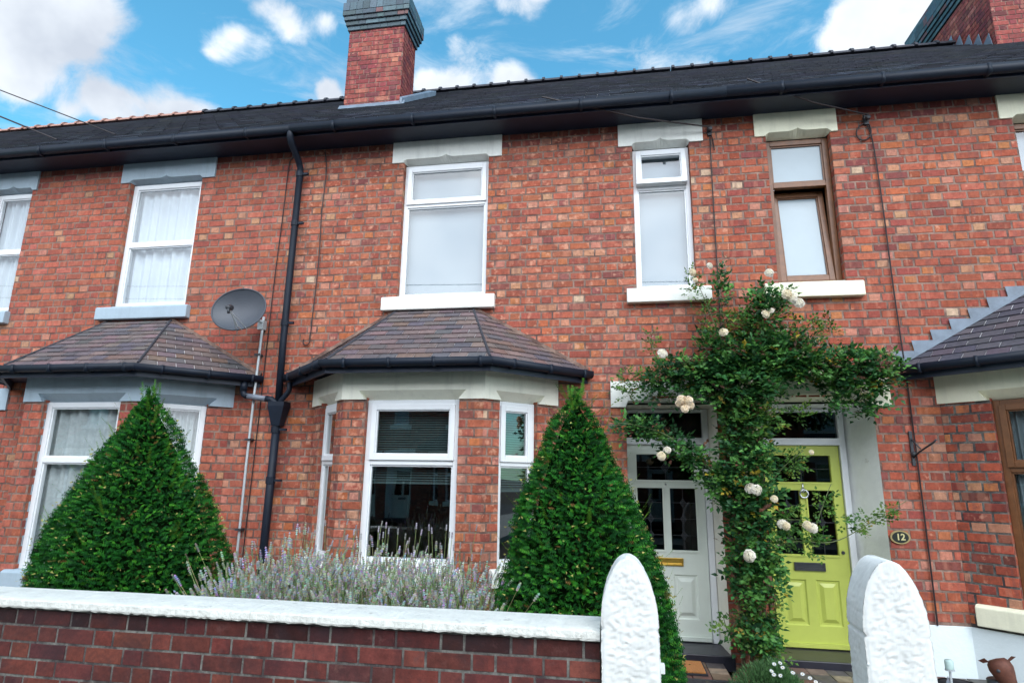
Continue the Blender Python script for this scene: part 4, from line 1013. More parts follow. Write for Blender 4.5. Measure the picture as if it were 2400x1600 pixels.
def yew(loc, prof, label, seed, count, squash=1.0, leanx=0.0, bulge=None):
    r = random.Random(seed); g = empty('yew_bush', loc, 0, label, 'yew bush', 'clipped yew bushes')
    H = prof[0][0]
    def rad(z):
        for (z1, r1), (z0, r0) in zip(prof[:-1], prof[1:]):
            if z0 <= z <= z1: return r0 + (r1 - r0) * (z - z0) / (z1 - z0)
        return prof[-1][1]
    t = MB(); t.tube([(0, 0, -.05), (.01, 0, H * .5), (leanx * .5, 0, H * .93)], .045, 8, r1=.01); t.build('trunk', M['bark'], g)
    # near-black lumpy core: inner shade put into its colour, blocks see-through
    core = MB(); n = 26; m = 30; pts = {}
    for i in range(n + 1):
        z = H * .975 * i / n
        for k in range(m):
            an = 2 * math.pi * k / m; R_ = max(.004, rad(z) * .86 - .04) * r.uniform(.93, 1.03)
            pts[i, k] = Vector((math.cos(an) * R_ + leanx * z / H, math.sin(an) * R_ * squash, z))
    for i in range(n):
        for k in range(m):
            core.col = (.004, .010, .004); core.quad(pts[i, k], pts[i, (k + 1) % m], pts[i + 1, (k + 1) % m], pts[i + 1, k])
    core.build('dark_core', M['dark_inner'], g, fix=False)
    mb = MB()
    tot = [];acc = 0
    zs = [H * (i + .5) / 120 for i in range(120)]
    for z in zs: acc += rad(z) + .02; tot.append(acc)
    lumps = [(r.uniform(0, 2 * math.pi), r.uniform(0, H), r.uniform(.07, .18), r.uniform(-.06, .05)) for _ in range(90)]
    def spray(p, d, nrm, L_, c, wd=1.0):
        d = d.normalized(); s = d.cross(nrm).normalized(); k = max(3, int(L_ / .0115))
        up = s.cross(d)
        for i in range(k):
            t = (i + .6) / k; q = p + d * L_ * t + up * (.18 * L_ * t * t); ln = .0185 * (1 - .45 * t) * wd
            for sg in (-1, 1):
                dd = (d * .75 + s * sg + up * r.uniform(-.1, .35)).normalized(); w = d * .0042
                f = r.uniform(.8, 1.2); mb.col = (c[0] * f, c[1] * f, c[2] * f)
                e = q + dd * ln
                mb.quad(q - w, e - w * .3, e + w * .3, q + w)
    for _ in range(count):
        x = r.random() * acc; lo = 0
        import bisect
        z = zs[bisect.bisect_left(tot, x)] + r.uniform(-.5, .5) * H / 120; an = r.uniform(0, 2 * math.pi)
        if math.sin(an) > .55 and r.random() < .75: continue      # the back is thinner than the street side
        R_ = rad(z); dl = 0
        for la, lz, ls, lh in lumps:
            da = (an - la + math.pi) % (2 * math.pi) - math.pi; dd = (da * R_) ** 2 + (z - lz) ** 2; dl += lh * math.exp(-dd / ls ** 2)
        depth = r.random() ** 1.6
        Rr = max(.006, (R_ + dl * min(1, R_ * 3)) * (1 - .14 * depth) - .02 - .02 * depth)
        nrm = Vector((math.cos(an), math.sin(an), .45))
        p = Vector((math.cos(an) * Rr + leanx * z / H, math.sin(an) * Rr * squash, z))
        jv = rv(r) * .9; d = (nrm + Vector((jv.x, jv.y, jv.z * .45 - .35))).normalized()
        q = r.random()
        if q < .28: c = (.006, .046, .010)
        elif q < .60: c = (.012, .090, .013)
        elif q < .88: c = (.024, .150, .016)
        elif q < .985: c = (.060, .24, .02)
        elif q < .985: c = (.22, .33, .045)
        else: c = (.17, .09, .03)
        spray(p, d, nrm, r.uniform(.025, .05), c)
        if q > .86 and depth < .35 and r.random() < .35:
            e = p + d * .06; mb.col = (.36, .34, .10); mb.quad(e, e + rv(r) * .012, e + d * .018, e + rv(r) * .012)
    for _ in range(int(count * .0022)):     # long untrimmed shoots
        z = r.uniform(.25, .97) * H; an = r.uniform(-math.pi, 0) if r.random() < .5 else r.choice((-.15, math.pi + .15)) + r.uniform(-.4, .4)
        R_ = rad(z); p = Vector((math.cos(an) * R_ * .95 + leanx * z / H, math.sin(an) * R_ * .95 * squash, z))
        spray(p, Vector((math.cos(an), math.sin(an), r.uniform(.5, 1.3))), Vector((0, 0, 1)), r.uniform(.09, .17), (.14, .28, .03), 1.0)
    for k in range(14):
        p = Vector((leanx + r.uniform(-.05, .05), r.uniform(-.05, .05), H - r.uniform(.03, .16))); spray(p, Vector((r.uniform(-.35, .35), r.uniform(-.3, .3), 1)), Vector((0, -1, 0)), r.uniform(.06, .12), (.06, .19, .02))
    mb.build('foliage', M['yew'], g, fix=False)
    return g
Y1 = [(2.24, .0), (2.17, .035), (2.05, .12), (1.88, .23), (1.70, .345), (1.50, .47), (1.25, .59), (1.0, .665), (.8, .68), (.5, .69), (.2, .64), (.0, .56)]
yew((-3.39, -1.8, 0), Y1, 'wide bushy dark green yew cone in front of the grey-blue bay window', 3, 37000, squash=.82, leanx=-.11)
Y2 = [(2.20, .0), (2.13, .035), (2.0, .13), (1.85, .21), (1.70, .275), (1.50, .345), (1.25, .435), (1.0, .515), (.8, .56), (.5, .60), (.2, .58), (.0, .5)]
yew((-.20, -1.8, 0), Y2, 'narrower brighter green yew cone behind the left white gatepost', 4, 31000, leanx=-.05)

# lavender
def lavender(loc, rx, ry, n, label, seed, hgt=(.9, 1.2)):
    r = random.Random(seed); g = empty('lavender_bush', loc, 0, label, 'lavender', 'lavender bushes behind the garden wall')
    st = MB(); hd = MB(); lf = MB()
    for i in range(n):
        a = r.uniform(0, 2 * math.pi); q = math.sqrt(r.random()); bx, by = math.cos(a) * rx * q * .8, math.sin(a) * ry * q * .8
        b = Vector((bx, by, r.uniform(.25, .5)))
        hh = r.uniform(*hgt) * (1 - .18 * q) * (1.0 if r.random() < .85 else 1.08)
        tip = Vector((bx * 1.35 + r.gauss(.02, .14), by * 1.3 + r.gauss(-.03, .13), hh * r.uniform(.74, 1)))
        mid = b.lerp(tip, .5) + rv(r) * .015
        st.col = pick([(3, (.17, .28, .08)), (2, (.24, .32, .12)), (1, (.32, .30, .14))], r)
        st.tube([b, mid, tip], .0026, 3, r1=.0016, cap=False)
        d = (tip - mid).normalized(); k = r.randint(4, 7); hl = r.uniform(.045, .08); s = d.orthogonal().normalized(); t_ = d.cross(s)
        if r.random() < .35: k += 1; tb = tip - d * r.uniform(.02, .035)
        c = pick([(5, (.40, .42, .35)), (3, (.38, .38, .37)), (3, (.28, .31, .22)), (.45, (.42, .39, .56)), (1, (.24, .21, .15))], r)
        for j in range(k):
            cen = tip + d * (hl * j / k); w = .0115 * (1 - .5 * abs(j / k - .35)); hd.col = (c[0] * r.uniform(.7, 1.3), c[1] * r.uniform(.7, 1.3), c[2] * r.uniform(.75, 1.3))
            top = cen + d * (hl / k * 1.05); an = r.uniform(0, 1.5); e = [cen + (s * math.cos(an + q_ * 1.571) + t_ * math.sin(an + q_ * 1.571)) * w + d * .003 for q_ in range(4)]
            hd.poly([cen] + e + [top], [(0, 2, 1), (0, 3, 2), (0, 4, 3), (0, 1, 4), (5, 1, 2), (5, 2, 3), (5, 3, 4), (5, 4, 1)])
    for i in range(int(n * 7)):
        a = r.uniform(0, 2 * math.pi); q = math.sqrt(r.random()); z = r.uniform(.0, .78) * (1 - .3 * q)
        p = Vector((math.cos(a) * rx * q * 1.05, math.sin(a) * ry * q * 1.05, z)); lf.col = pick([(3, (.17, .30, .09)), (3, (.22, .34, .14)), (2, (.30, .37, .22)), (1, (.10, .17, .06))], r)
        d = (Vector((math.cos(a) * .35, math.sin(a) * .35, 1)) + rv(r) * .5); leafquad(lf, p, d, rv(r), r.uniform(.05, .10), .010)
    st.build('stalks', M['stem'], g, fix=False); hd.build('flower_spikes', M['leaf'], g, fix=False); lf.build('foliage', M['leaf'], g, fix=False)
lavender((-2.16, -2.0, 0), .40, .55, 1300, 'grey-purple lavender bush at the left, in front of the downpipe and beside the wide yew', 51, (.94, 1.23))
lavender((-1.55, -2.0, 0), .48, .55, 1350, 'greener lavender bush in front of the middle bay window', 52, (.92, 1.21))
lavender((-1.04, -2.05, 0), .33, .5, 850, 'straggly lavender bush leaning right, beside the narrower yew', 53, (.90, 1.2))
r_ = random.Random(77); sc = MB()
st = empty('lavender_bush', (-1.9, -1.15, 0), 0, 'thin lavender stalks standing behind, against the window sill of the middle bay', 'lavender', 'lavender bushes behind the garden wall')
hd = MB()
for i in range(70):
    b = Vector((r_.uniform(-.7, .9), r_.uniform(-.1, .15), .3)); tip = Vector((b.x + r_.gauss(.03, .1), b.y + r_.gauss(0, .05), r_.uniform(.85, 1.22))); sc.col = (.22, .28, .11); sc.tube([b, b.lerp(tip, .5), tip], .0022, 3, cap=False)
    d = (tip - b).normalized(); sc.col = pick([(1, (.28, .26, .30)), (1, (.2, .19, .19))], r_)
    for j in range(4): sc.lathe(tip + d * .012 * j, [(0, 0), (.008, .004), (.004, .012), (0, .013)], 5, d)
sc.build('stalks', M['stem'], st, fix=False)

# climbing rose
RB = [(1.12,.40,.15,.14,1.6),(1.22,.22,.12,.10,1.1),(1.15,2.49,0.294,0.24,2.4),(1.32,2.69,0.323,0.2,2.4),(1.59,2.71,0.27,0.16,1.73),(1.76,2.6,0.24,0.13,1.58),(2.06,2.56,0.218,0.17,2.16),(2.29,2.54,0.142,0.14,2.16),(2.15,2.27,0.09,0.11,1.44),(1.92,2.36,0.07,0.14,1.44),(0.78,2.55,0.199,0.13,2.4),(0.52,2.57,0.15,0.11,1.6),(0.19,2.53,0.17,0.08,1.2),(0.1,2.4,0.1,0.07,1.2),(0.37,2.4,0.05,0.09,1.6),(0.69,2.37,0.1,0.11,1.6),(0.92,2.81,0.1,0.15,1.5),(0.87,3.08,0.05,0.17,1),(1.01,3.32,0.03,0.26,1.3),(0.77,3.4,0.06,0.16,1),(1.18,3.03,0.16,0.14,1.2),(1.38,3.05,0.15,0.14,1.8),(1.39,3.23,0.13,0.1,1.3),(1.58,3.25,0.1,0.08,1.2),(1.74,2.93,0.15,0.11,0.9),(1.92,2.92,0.07,0.12,0.8),(1.2,2.17,0.228,0.17,1.21),(0.37,2.85,0.04,0.08,1),(1.61,2.19,0.11,0.06,1),(1.14,1.95,0.18,0.3,1.45),(1.14,1.65,0.19,0.26,1.45),(1.14,1.4,0.199,0.24,1.45),(1.14,1.07,0.199,0.23,1.45),(1.15,0.8,0.199,0.17,1.45),(1.15,0.59,0.16,0.12,0.97),(1.47,1.75,0.14,0.13,1.2),(1.49,1.22,0.18,0.17,0.9),(1.64,1.12,0.13,0.09,0.7),(1.75,1.44,0.07,0.11,0.7),(0.16,2.08,0.12,0.06,1.3),(0.33,2.05,0.12,0.07,1.6),(0.52,1.93,0.1,0.08,1.6),(0.68,1.81,0.1,0.08,1.8),(0.82,1.65,0.1,0.1,1.6),(0.93,1.55,0.09,0.1,1.6),(1.95,1.25,0.09,0.06,0.8),(2.11,1.33,0.09,0.05,0.8),(2.23,1.39,0.06,0.05,0.8),(0.89,0.41,0.08,0.09,0.6),(1.21,0.37,0.07,0.12,0.47)]
RF = [(.74,3.45,1),(.76,3.38,.7),(.89,3.5,.8),(1.39,3.41,1.1),(1.52,3.21,1.3),(1.57,3.17,1.1),(1.62,3.13,1.3),(1.34,3.04,1),(1.39,3.07,.7),(.97,2.88,1.1),(.44,2.7,1.3),(.59,2.29,1.2),(.64,2.28,1.2),(.62,2.24,1.3),(.57,2.26,1),(.61,2.21,1),(.66,2.24,1),(.4,1.81,1.1),(.45,1.86,.9),(1.11,1.55,1.3),(1.15,1.54,1.3),(1.06,1.02,1.3),(1.34,1.27,1.1),(1.36,1.26,.9),(1.52,1.27,1),(1.56,1.25,1.1),(1.29,1.47,.9),(1.61,1.85,.6)]
RS = [(1.63,2.68),(1.71,2.52),(2.34,2.68),(2.07,2.36),(1.35,2.44),(1.14,2.43),(1.34,2.19),(.68,2.64),(1.47,2.89),(1.76,2.81),(.33,2.9),(1.02,3.57),(2.23,2.64),(2.35,2.59),(1.67,2.97),(1.38,3.09),(1.2,2.03),(1.13,1.67),(1.29,1.12),(1.8,2.98)]
r = random.Random(15)
ro = empty('climbing_rose', (1.15, -.25, 0), 0, 'climbing rose with cream blooms trained up the brick pier and over both front doors', 'climbing rose')
oo = Vector(ro.location)
sm = MB()
def stem(p, r0, r1, c=(.10, .13, .05)):
    sm.col = c; sm.tube([Vector(q) - oo for q in curve_pts(p, 5)], r0, 6, r1=r1, cap=False)
br_ = (.17, .12, .075)
for x0, dx, y0 in ((1.08, -.05, -.16), (1.16, .02, -.2), (1.20, .08, -.15), (1.02, -.02, -.12), (1.25, .03, -.18), (1.13, .05, -.13)):
    stem([(x0, y0, -.02), (x0 + .02, y0, .4), (x0 - .01 + dx * .3, y0 - .02, .9), (x0 + dx, y0, 1.5), (x0 + dx * .5, y0 - .03, 2.1), (1.15 + dx * 2, y0 - .06, 2.5)], .017, .008, br_)
for p in ([(1.1, -.18, 2.2), (.95, -.3, 2.45), (.7, -.32, 2.58), (.4, -.3, 2.55), (.05, -.28, 2.47)], [(1.15, -.18, 2.3), (1.4, -.25, 2.6), (1.8, -.28, 2.62), (2.15, -.28, 2.6), (2.42, -.25, 2.5)],
          [(1.1, -.2, 2.4), (1.0, -.3, 2.8), (.9, -.32, 3.1), (.78, -.3, 3.5)], [(1.1, -.2, 2.5), (1.02, -.28, 3.0), (1.01, -.3, 3.6)], [(1.2, -.2, 2.5), (1.3, -.3, 2.9), (1.4, -.3, 3.2), (1.38, -.3, 3.38)],
          [(1.3, -.2, 2.6), (1.45, -.3, 3.0), (1.55, -.3, 3.25)], [(1.5, -.2, 2.6), (1.7, -.3, 2.8), (1.95, -.28, 3.02)], [(1.9, -.28, 2.6), (2.1, -.3, 2.45), (2.15, -.3, 2.2)], [(.5, -.3, 2.56), (.38, -.32, 2.75), (.34, -.3, 2.93)],
          [(1.05, -.2, 1.5), (.93, -.3, 1.6), (.7, -.33, 1.82), (.45, -.36, 2.0), (.2, -.38, 2.08), (.02, -.4, 2.1)], [(1.2, -.2, 1.0), (1.45, -.3, 1.12), (1.75, -.33, 1.13), (2.0, -.35, 1.26), (2.35, -.33, 1.47)],
          [(1.2, -.2, 1.4), (1.4, -.3, 1.7), (1.6, -.3, 1.87)], [(1.6, -.3, 1.14), (1.72, -.33, 1.45), (1.8, -.3, 1.6)], [(1.0, -.2, .5), (.9, -.28, .4), (.86, -.3, .52)], [(1.3, -.3, 1.3), (1.55, -.33, 1.3)], [(.7, -.3, 2.5), (.62, -.34, 2.25)],
          [(1.25, -.15, .0), (1.3, -.2, .5), (1.28, -.2, 1.1)]):
    stem(p, .007, .0025)
lf = MB(); tc_ = []
def compound(p, d, nrm, s, c):
    d = d.normalized(); sd_ = d.cross(nrm).normalized(); L_ = s * 2.1
    sm_ = c
    for t, sg in ((.35, -1), (.35, 1), (.68, -1), (.68, 1), (1.0, 0)):
        q = p + d * L_ * t - Vector((0, 0, 1)) * (L_ * .12 * t * t); dd = (d * (.55 if sg else 1) + sd_ * sg * .9 + rv(r) * .18)
        f = r.uniform(.8, 1.22); lf.col = (c[0] * f, c[1] * f, c[2] * f)
        leafquad(lf, q + dd.normalized() * .004, dd, (nrm + rv(r) * .45).normalized(), s * r.uniform(.85, 1.15), s * .62)
for x, z, rx, rz, dn in RB:
    ry = min(.24, max(.07, (rx + rz) * .42)); num = int(dn * 300 * (rx + .02) * (rz + .02) / (.2 * .2) * .38) + 6
    for _ in range(num):
        while True:
            v = Vector((r.uniform(-1, 1), r.uniform(-1, 1), r.uniform(-1, 1)))
            if v.length < 1.15 and (v.length < .8 or r.random() < .4): break
        p = Vector((x + v.x * rx, min(-.03, -.24 + v.y * ry), z + v.z * rz)) - oo
        out = Vector((v.x * .8, -.9 + v.y, v.z * .5 + .2)) + rv(r) * .8
        nrm = (Vector((0, -.55, .85)) + rv(r) * .5).normalized()
        q = r.random(); edge = v.length > .75
        if dn < 1.25: c = pick([(3, (.04, .12, .022)), (3, (.08, .18, .03)), (2, (.14, .24, .04)), (.3, (.3, .24, .05))], r)
        else: c = pick([(3, (.016, .070, .024)), (4, (.035, .13, .036)), (4.4, (.085, .23, .05)), (.9 if edge else .4, (.09, .2, .035)), (.12, (.35, .25, .03)), (.3, (.13, .06, .04))], r)
        compound(p, out, nrm, r.uniform(.036, .062) if dn > 1.2 else r.uniform(.025, .040), c)
sm.build('stems', M['stem'], ro, smooth=True, fix=False)
lf.build('foliage', M['leaf'], ro, fix=False)
for x, z, s in RF:
    mb = MB(); cen = Vector((x, -.50 + r.uniform(-.01, .02), z)); s *= 1.08; ax = (Vector((r.uniform(-.5, .5), -1, r.uniform(.1, .7)))).normalized(); R0 = .028 * s
    a = ax.orthogonal().normalized(); b = ax.cross(a)
    base = (.86, .78, .62) if r.random() < .6 else (.88, .84, .76)
    if z < 2.3 and x < .7 and z > 2.1: base = (.88, .76, .60)
    if s == .9 and x > 1.25 and x < 1.3: base = (.85, .55, .28)
    for k in range(26):
        t = k * 2.4 + r.uniform(-.25, .25); q = math.sqrt((k + .5) / 26); tilt = q * 1.5 * r.uniform(.92, 1.06)
        dirp = (a * math.cos(t) + b * math.sin(t)) * math.sin(tilt) + ax * math.cos(tilt)
        u_ = (ax * -math.sin(tilt) + (a * math.cos(t) + b * math.sin(t)) * math.cos(tilt)); w_ = dirp.cross(u_)
        o_ = cen - oo + dirp * R0 * (.55 + .42 * q) * r.uniform(.9, 1.1); pw = R0 * (.34 + .52 * q) * r.uniform(.85, 1.15)
        f = .88 + .16 * q; g2 = r.uniform(.94, 1.04); mb.col = (base[0] * f * g2, (base[1] * (.86 + .17 * q)) * g2, (base[2] * (.72 + .33 * q)) * g2)
        P9 = [o_ - u_ * pw * .6, o_ - w_ * pw * .7 + dirp * pw * .15, o_ + w_ * pw * .7 + dirp * pw * .15, o_ + u_ * pw * .5 - w_ * pw * .45 + dirp * pw * .25, o_ + u_ * pw * .5 + w_ * pw * .45 + dirp * pw * .25, o_ + dirp * pw * -.1]
        mb.poly(P9, [(0, 5, 1), (0, 2, 5), (1, 5, 3), (5, 2, 4), (5, 4, 3)])
    mb.build('rose_bloom', M['petal'], ro, smooth=True, loc=cen - oo)
    st_ = MB()
sp = MB()
for x, z in RS:
    for k in range(r.randint(9, 15)):
        p = Vector((x + r.gauss(0, .028), -.44 + r.gauss(0, .025), z + r.gauss(0, .022))) - oo; sp.col = pick([(3, (.38, .34, .22)), (2, (.50, .46, .36)), (2, (.22, .16, .10)), (1, (.28, .30, .12))], r)
        for j in range(5): leafquad(sp, p, rv(r) + Vector((0, 0, .3)), rv(r), r.uniform(.010, .017), .007)
sp.build('spent_flowers', M['petal'], ro, fix=False)

# daisy mound at the foot of the rose
dz = empty('daisy_plant', (1.12, -.85, -.06), 0, 'feathery green mound with small white daisies at the foot of the climbing rose', 'daisy plant')
lf = MB(); r = random.Random(5)
for i in range(9000):
    a = r.uniform(0, 2 * math.pi); q = math.sqrt(r.random()); ph = r.uniform(.05, 1.5); rr = r.uniform(.78, 1.05)
    p = Vector((math.cos(a) * .36 * math.cos(ph) * rr, math.sin(a) * .46 * math.cos(ph) * rr, .36 * math.sin(ph) * rr))
    if p.x > .05: p.z *= max(.35, 1 - (p.x - .05) * 1.8)
    lf.col = pick([(4, (.05, .13, .04)), (3, (.08, .18, .06)), (2, (.12, .24, .09)), (1, (.03, .08, .03))], r)
    leafquad(lf, p, p.normalized() + Vector((0, 0, .5)) + rv(r) * .7, rv(r), r.uniform(.02, .045), .005)
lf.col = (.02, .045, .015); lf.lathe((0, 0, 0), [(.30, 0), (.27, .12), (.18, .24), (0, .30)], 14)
lf.build('foliage', M['leaf'], dz, fix=False)
for k in range(16):
    a = r.uniform(-2.6, -.2); rr = r.uniform(.1, .95); p = Vector((math.cos(a) * .34 * rr, math.sin(a) * .42 * rr, .38 * math.sqrt(max(.05, 1 - rr * rr * .75)) + .02))
    mb = MB(); mb.col = (.85, .85, .86); n_ = (Vector((r.uniform(-.3, .3), -.6, .8))).normalized(); a_ = n_.orthogonal().normalized(); b_ = n_.cross(a_)
    for j in range(12):
        t = j * math.pi / 6; d = a_ * math.cos(t) + b_ * math.sin(t); leafquad(mb, p + d * .003, d, n_, .014, .006)
    mb.col = (.7, .5, .05); mb.lathe(p, [(.004, 0), (.003, .003), (0, .004)], 6, n_)
    mb.build('daisy', M['petal'], dz, fix=False)

# ------------------------------------------------------------------ garden ornaments at the right
mo_ = empty('metal_cow_ornament', (2.40, -1.2, -.06), 0, 'rusty brown metal cow head ornament with outspread ears before the white base', 'garden ornament')
mb = MB(); n = 20
cen = Vector((0, 0, .50))
def ell(c, ax_, rads, nseg=18, nr=12):
    c = Vector(c); A, B, C_ = [Vector(v) for v in ax_]; i0 = len(mb.v)
    for i in range(nr + 1):
        ph = math.pi * i / nr
        for k in range(nseg):
            t = 2 * math.pi * k / nseg
            mb.v.append(tuple(c + A * (rads[0] * math.sin(ph) * math.cos(t)) + B * (rads[1] * math.sin(ph) * math.sin(t)) + C_ * (rads[2] * math.cos(ph))))
    for i in range(nr):
        for k in range(nseg): mb.f.append((i0 + i * nseg + k, i0 + i * nseg + (k + 1) % nseg, i0 + (i + 1) * nseg + (k + 1) % nseg, i0 + (i + 1) * nseg + k)); mb.c.append(mb.col)
I3 = ((1, 0, 0), (0, 1, 0), (0, 0, 1))
mb.lathe((.0, 0, .505), [(0, .012), (.04, .008), (.058, -.012), (.062, -.04), (.055, -.07), (.045, -.10), (.038, -.13), (.030, -.15), (0, -.155)], 18, (-.25, .3, 1))
mb.build('head', M['rust'], mo_, smooth=True)
for sg, a in ((-1, (-.10, -.0, .500)), (1, (.10, 0, .53))):
    e = MB(); b0 = Vector((sg * .042, 0, .495 if sg < 0 else .502)); tip = Vector(a); md = b0.lerp(tip, .5); w = Vector((0, -.012, .020))
    e.poly([b0 + (0 * w), md + w, tip, md - w * .6, md + Vector((0, .012, 0))], [(0, 1, 4), (1, 2, 4), (2, 3, 4), (3, 0, 4), (0, 3, 2, 1)]); e.build('ear', M['rust'], mo_)
for sg in (-1, 1): e = MB(); e.lathe((sg * .028, -.052, .465), [(0, .012), (.008, .009), (.011, 0)], 10, (sg * .3, -1, 0)); e.build('eye', M['dark_metal'], mo_)
e = MB(); e.tube([(0, .02, .40), (.01, .03, .25), (.02, .10, .12), (.02, .3, .1)], .055, 12, r1=.075); 
for x, y in ((-.04, .04), (.07, .04), (-.04, .3), (.07, .3)): e.tube([(x, y, .12), (x, y, -.02)], .014, 8)
e.build('body', M['dark_metal'], mo_, smooth=True)
mo_.scale = (1.12, 1.12, 1.12)
so_ = empty('solar_stake_light', (2.115, -1.2, -.06), 0, 'small frosted solar stake light with a leaf fin before the white base', 'garden light')
e = MB(); e.lathe((0, 0, .50), [(.024, 0), (.026, .045), (.020, .055), (0, .056)], 14); e.build('lamp_head', mat('frosted_glass', (.42, .55, .52), .3), so_, smooth=True)
e = MB(); e.tube([(0, 0, 0), (0, 0, .50)], .008, 8); e.lathe((0, 0, .49), [(.028, 0), (.028, .008), (0, .009)], 14); e.build('stake', M['galv'], so_)
e = MB(); e.prism([(-.018, 0, .34), (-.034, 0, .38), (-.030, 0, .42), (-.014, 0, .455), (-.008, 0, .41), (-.010, 0, .36)], (0, .006, 0)); e.build('leaf_fin', M['grey_pvc'], so_)
bb = empty('black_planter', (2.19, -1.12, -.06), 0, 'black rounded planter lid peeking up beside the solar stake light', 'planter')
e = MB(); e.lathe((0, 0, 0), [(.07, 0), (.10, .28), (.115, .36), (.12, .385), (.08, .40), (0, .405)], 20); e.build('pot', M['rubber'], bb, smooth=True)
e = MB(); e.lathe((0, 0, .375), [(.125, 0), (.127, .015), (.118, .02)], 20); e.build('rim', M['rubber'], bb, smooth=True)

# ------------------------------------------------------------------ a parked car across the street, seen only as a reflection
car = empty('parked_car', (-1.2, -10.6, -.25), 0, 'dark parked car across the street, seen reflected in the bay window', 'car')
prof = [(-2.1, .35), (-2.12, .62), (-2.0, .82), (-1.45, .92), (-.75, 1.36), (-.3, 1.44), (.7, 1.42), (1.25, 1.2), (1.65, .98), (2.0, .9), (2.1, .65), (2.08, .35)]
e = MB(); e.prism([(x, -.82, z) for x, z in prof], (0, 1.64, 0)); e.build('body', mat('dark_car_paint', (.012, .016, .03), .12, namt=0), car, bevel=.07)
e = MB()
for y in (-.835, .835):
    e.prism([(x, y, z) for x, z in ((-1.3, .95), (-.72, 1.30), (-.28, 1.37), (.65, 1.35), (1.15, 1.15), (1.35, .98))], (0, -.01 if y < 0 else .01, 0))
e.build('side_windows', M['rubber'], car)
for x in (-1.3, 1.35):
    for y in (-.80, .80):
        w = MB(); w.lathe((x, y - .1, .33), [(0, 0), (.2, .0), (.33, .01), (.33, .19), (.2, .2), (0, .2)], 20, (0, 1, 0)); w.build('wheel', M['rubber'], car)

# ------------------------------------------------------------------ sky, sun, camera
w = bpy.data.worlds.new('World'); scene.world = w; w.use_nodes = True; nt = w.node_tree; nt.nodes.clear()
SUN_EL, SUN_AZ = 46, 150          # azimuth clockwise from +Y
out = N(nt, 'ShaderNodeOutputWorld'); bg = N(nt, 'ShaderNodeBackground'); L(nt, bg.outputs[0], out.inputs[0]); bg.inputs['Strength'].default_value = .14
sky = N(nt, 'ShaderNodeTexSky'); sky.sky_type = 'NISHITA'; sky.sun_disc = False; sky.sun_elevation = R(SUN_EL); sky.sun_rotation = R(SUN_AZ)
sky.air_density = 1.0; sky.dust_density = .6; sky.ozone_density = 3.0; sky.altitude = 0
tc = N(nt, 'ShaderNodeTexCoord'); D = tc.outputs['Generated']
nz = N(nt, 'ShaderNodeTexNoise', Scale=9.0, Detail=10.0, Roughness=.66, Distortion=.5); L(nt, D, nz.inputs['Vector'])
nz2 = N(nt, 'ShaderNodeTexNoise', Scale=22.0, Detail=6.0, Roughness=.6); L(nt, D, nz2.inputs['Vector'])
CL = []  # cloud banks: direction, radius, weight
CLOUDS = [(-0.5, -0.75, 0.43, 0.55, 0.9), (0.35, -0.8, 0.5, 0.5, 0.9), (0, -0.45, 0.9, 0.4, 0.35), (-0.0, -0.97, 0.2, 0.5, 0.9), (-0.6, -0.78, 0.15, 0.45, 0.9), (0.6, -0.78, 0.15, 0.45, 0.9), (-0.9, -0.1, 0.4, 0.35, 0.7), (0.9, -0.2, 0.4, 0.35, 0.7), (-0.672, 0.523, 0.524, 0.062, 1), (-0.631, 0.54, 0.557, 0.039, 1), (-0.707, 0.527, 0.472, 0.033, 0.9), (-0.702, 0.548, 0.454, 0.015, 0.54), (-0.677, 0.584, 0.448, 0.015, 0.63), (-0.646, 0.6, 0.472, 0.025, 0.99), (-0.625, 0.627, 0.466, 0.032, 1.1), (-0.582, 0.661, 0.474, 0.035, 1.08), (-0.551, 0.679, 0.486, 0.018, 0.6), (-0.516, 0.64, 0.569, 0.029, 0.66), (-0.493, 0.64, 0.589, 0.016, 0.5), (-0.531, 0.637, 0.558, 0.012, 0.3), (-0.469, 0.664, 0.582, 0.021, 0.6), (-0.443, 0.647, 0.62, 0.028, 0.65), (-0.43, 0.673, 0.602, 0.022, 0.65), (-0.466, 0.633, 0.618, 0.019, 0.4), (-0.387, 0.679, 0.623, 0.019, 0.5), (-0.401, 0.733, 0.549, 0.024, 1.04), (-0.267, 0.772, 0.577, 0.029, 0.98), (-0.217, 0.783, 0.583, 0.029, 0.78), (-0.153, 0.794, 0.589, 0.029, 0.72), (-0.115, 0.802, 0.586, 0.02, 0.52), (-0.222, 0.747, 0.626, 0.022, 0.42), (-0.187, 0.766, 0.615, 0.026, 0.49), (-0.139, 0.786, 0.603, 0.024, 0.42), (-0.106, 0.733, 0.672, 0.03, 0.72), (-0.149, 0.728, 0.67, 0.019, 0.52), (0.11, 0.762, 0.638, 0.032, 0.49), (0.154, 0.747, 0.647, 0.027, 0.65), (0.063, 0.804, 0.591, 0.039, 0.55), (0.135, 0.8, 0.584, 0.034, 0.45), (0.359, 0.736, 0.574, 0.054, 1.17), (0.403, 0.713, 0.574, 0.052, 1.3), (0.33, 0.761, 0.559, 0.036, 0.7), (0.393, 0.742, 0.543, 0.035, 0.9), (0.315, 0.733, 0.603, 0.027, 0.35), (0.29, 0.759, 0.582, 0.018, 0.25), (-0.59, 0.583, 0.558, 0.022, 0.2), (-0.592, 0.625, 0.509, 0.021, 0.3), (-0.335, 0.678, 0.654, 0.029, 0.3)]
tot = None
def mth(op, a, b=None, clamp=False):
    n = N(nt, 'ShaderNodeMath', operation=op, use_clamp=clamp)
    for i, v in enumerate((a, b)):
        if v is None: continue
        if isinstance(v, (int, float)): n.inputs[i].default_value = v
        else: L(nt, v, n.inputs[i])
    return n.outputs[0]
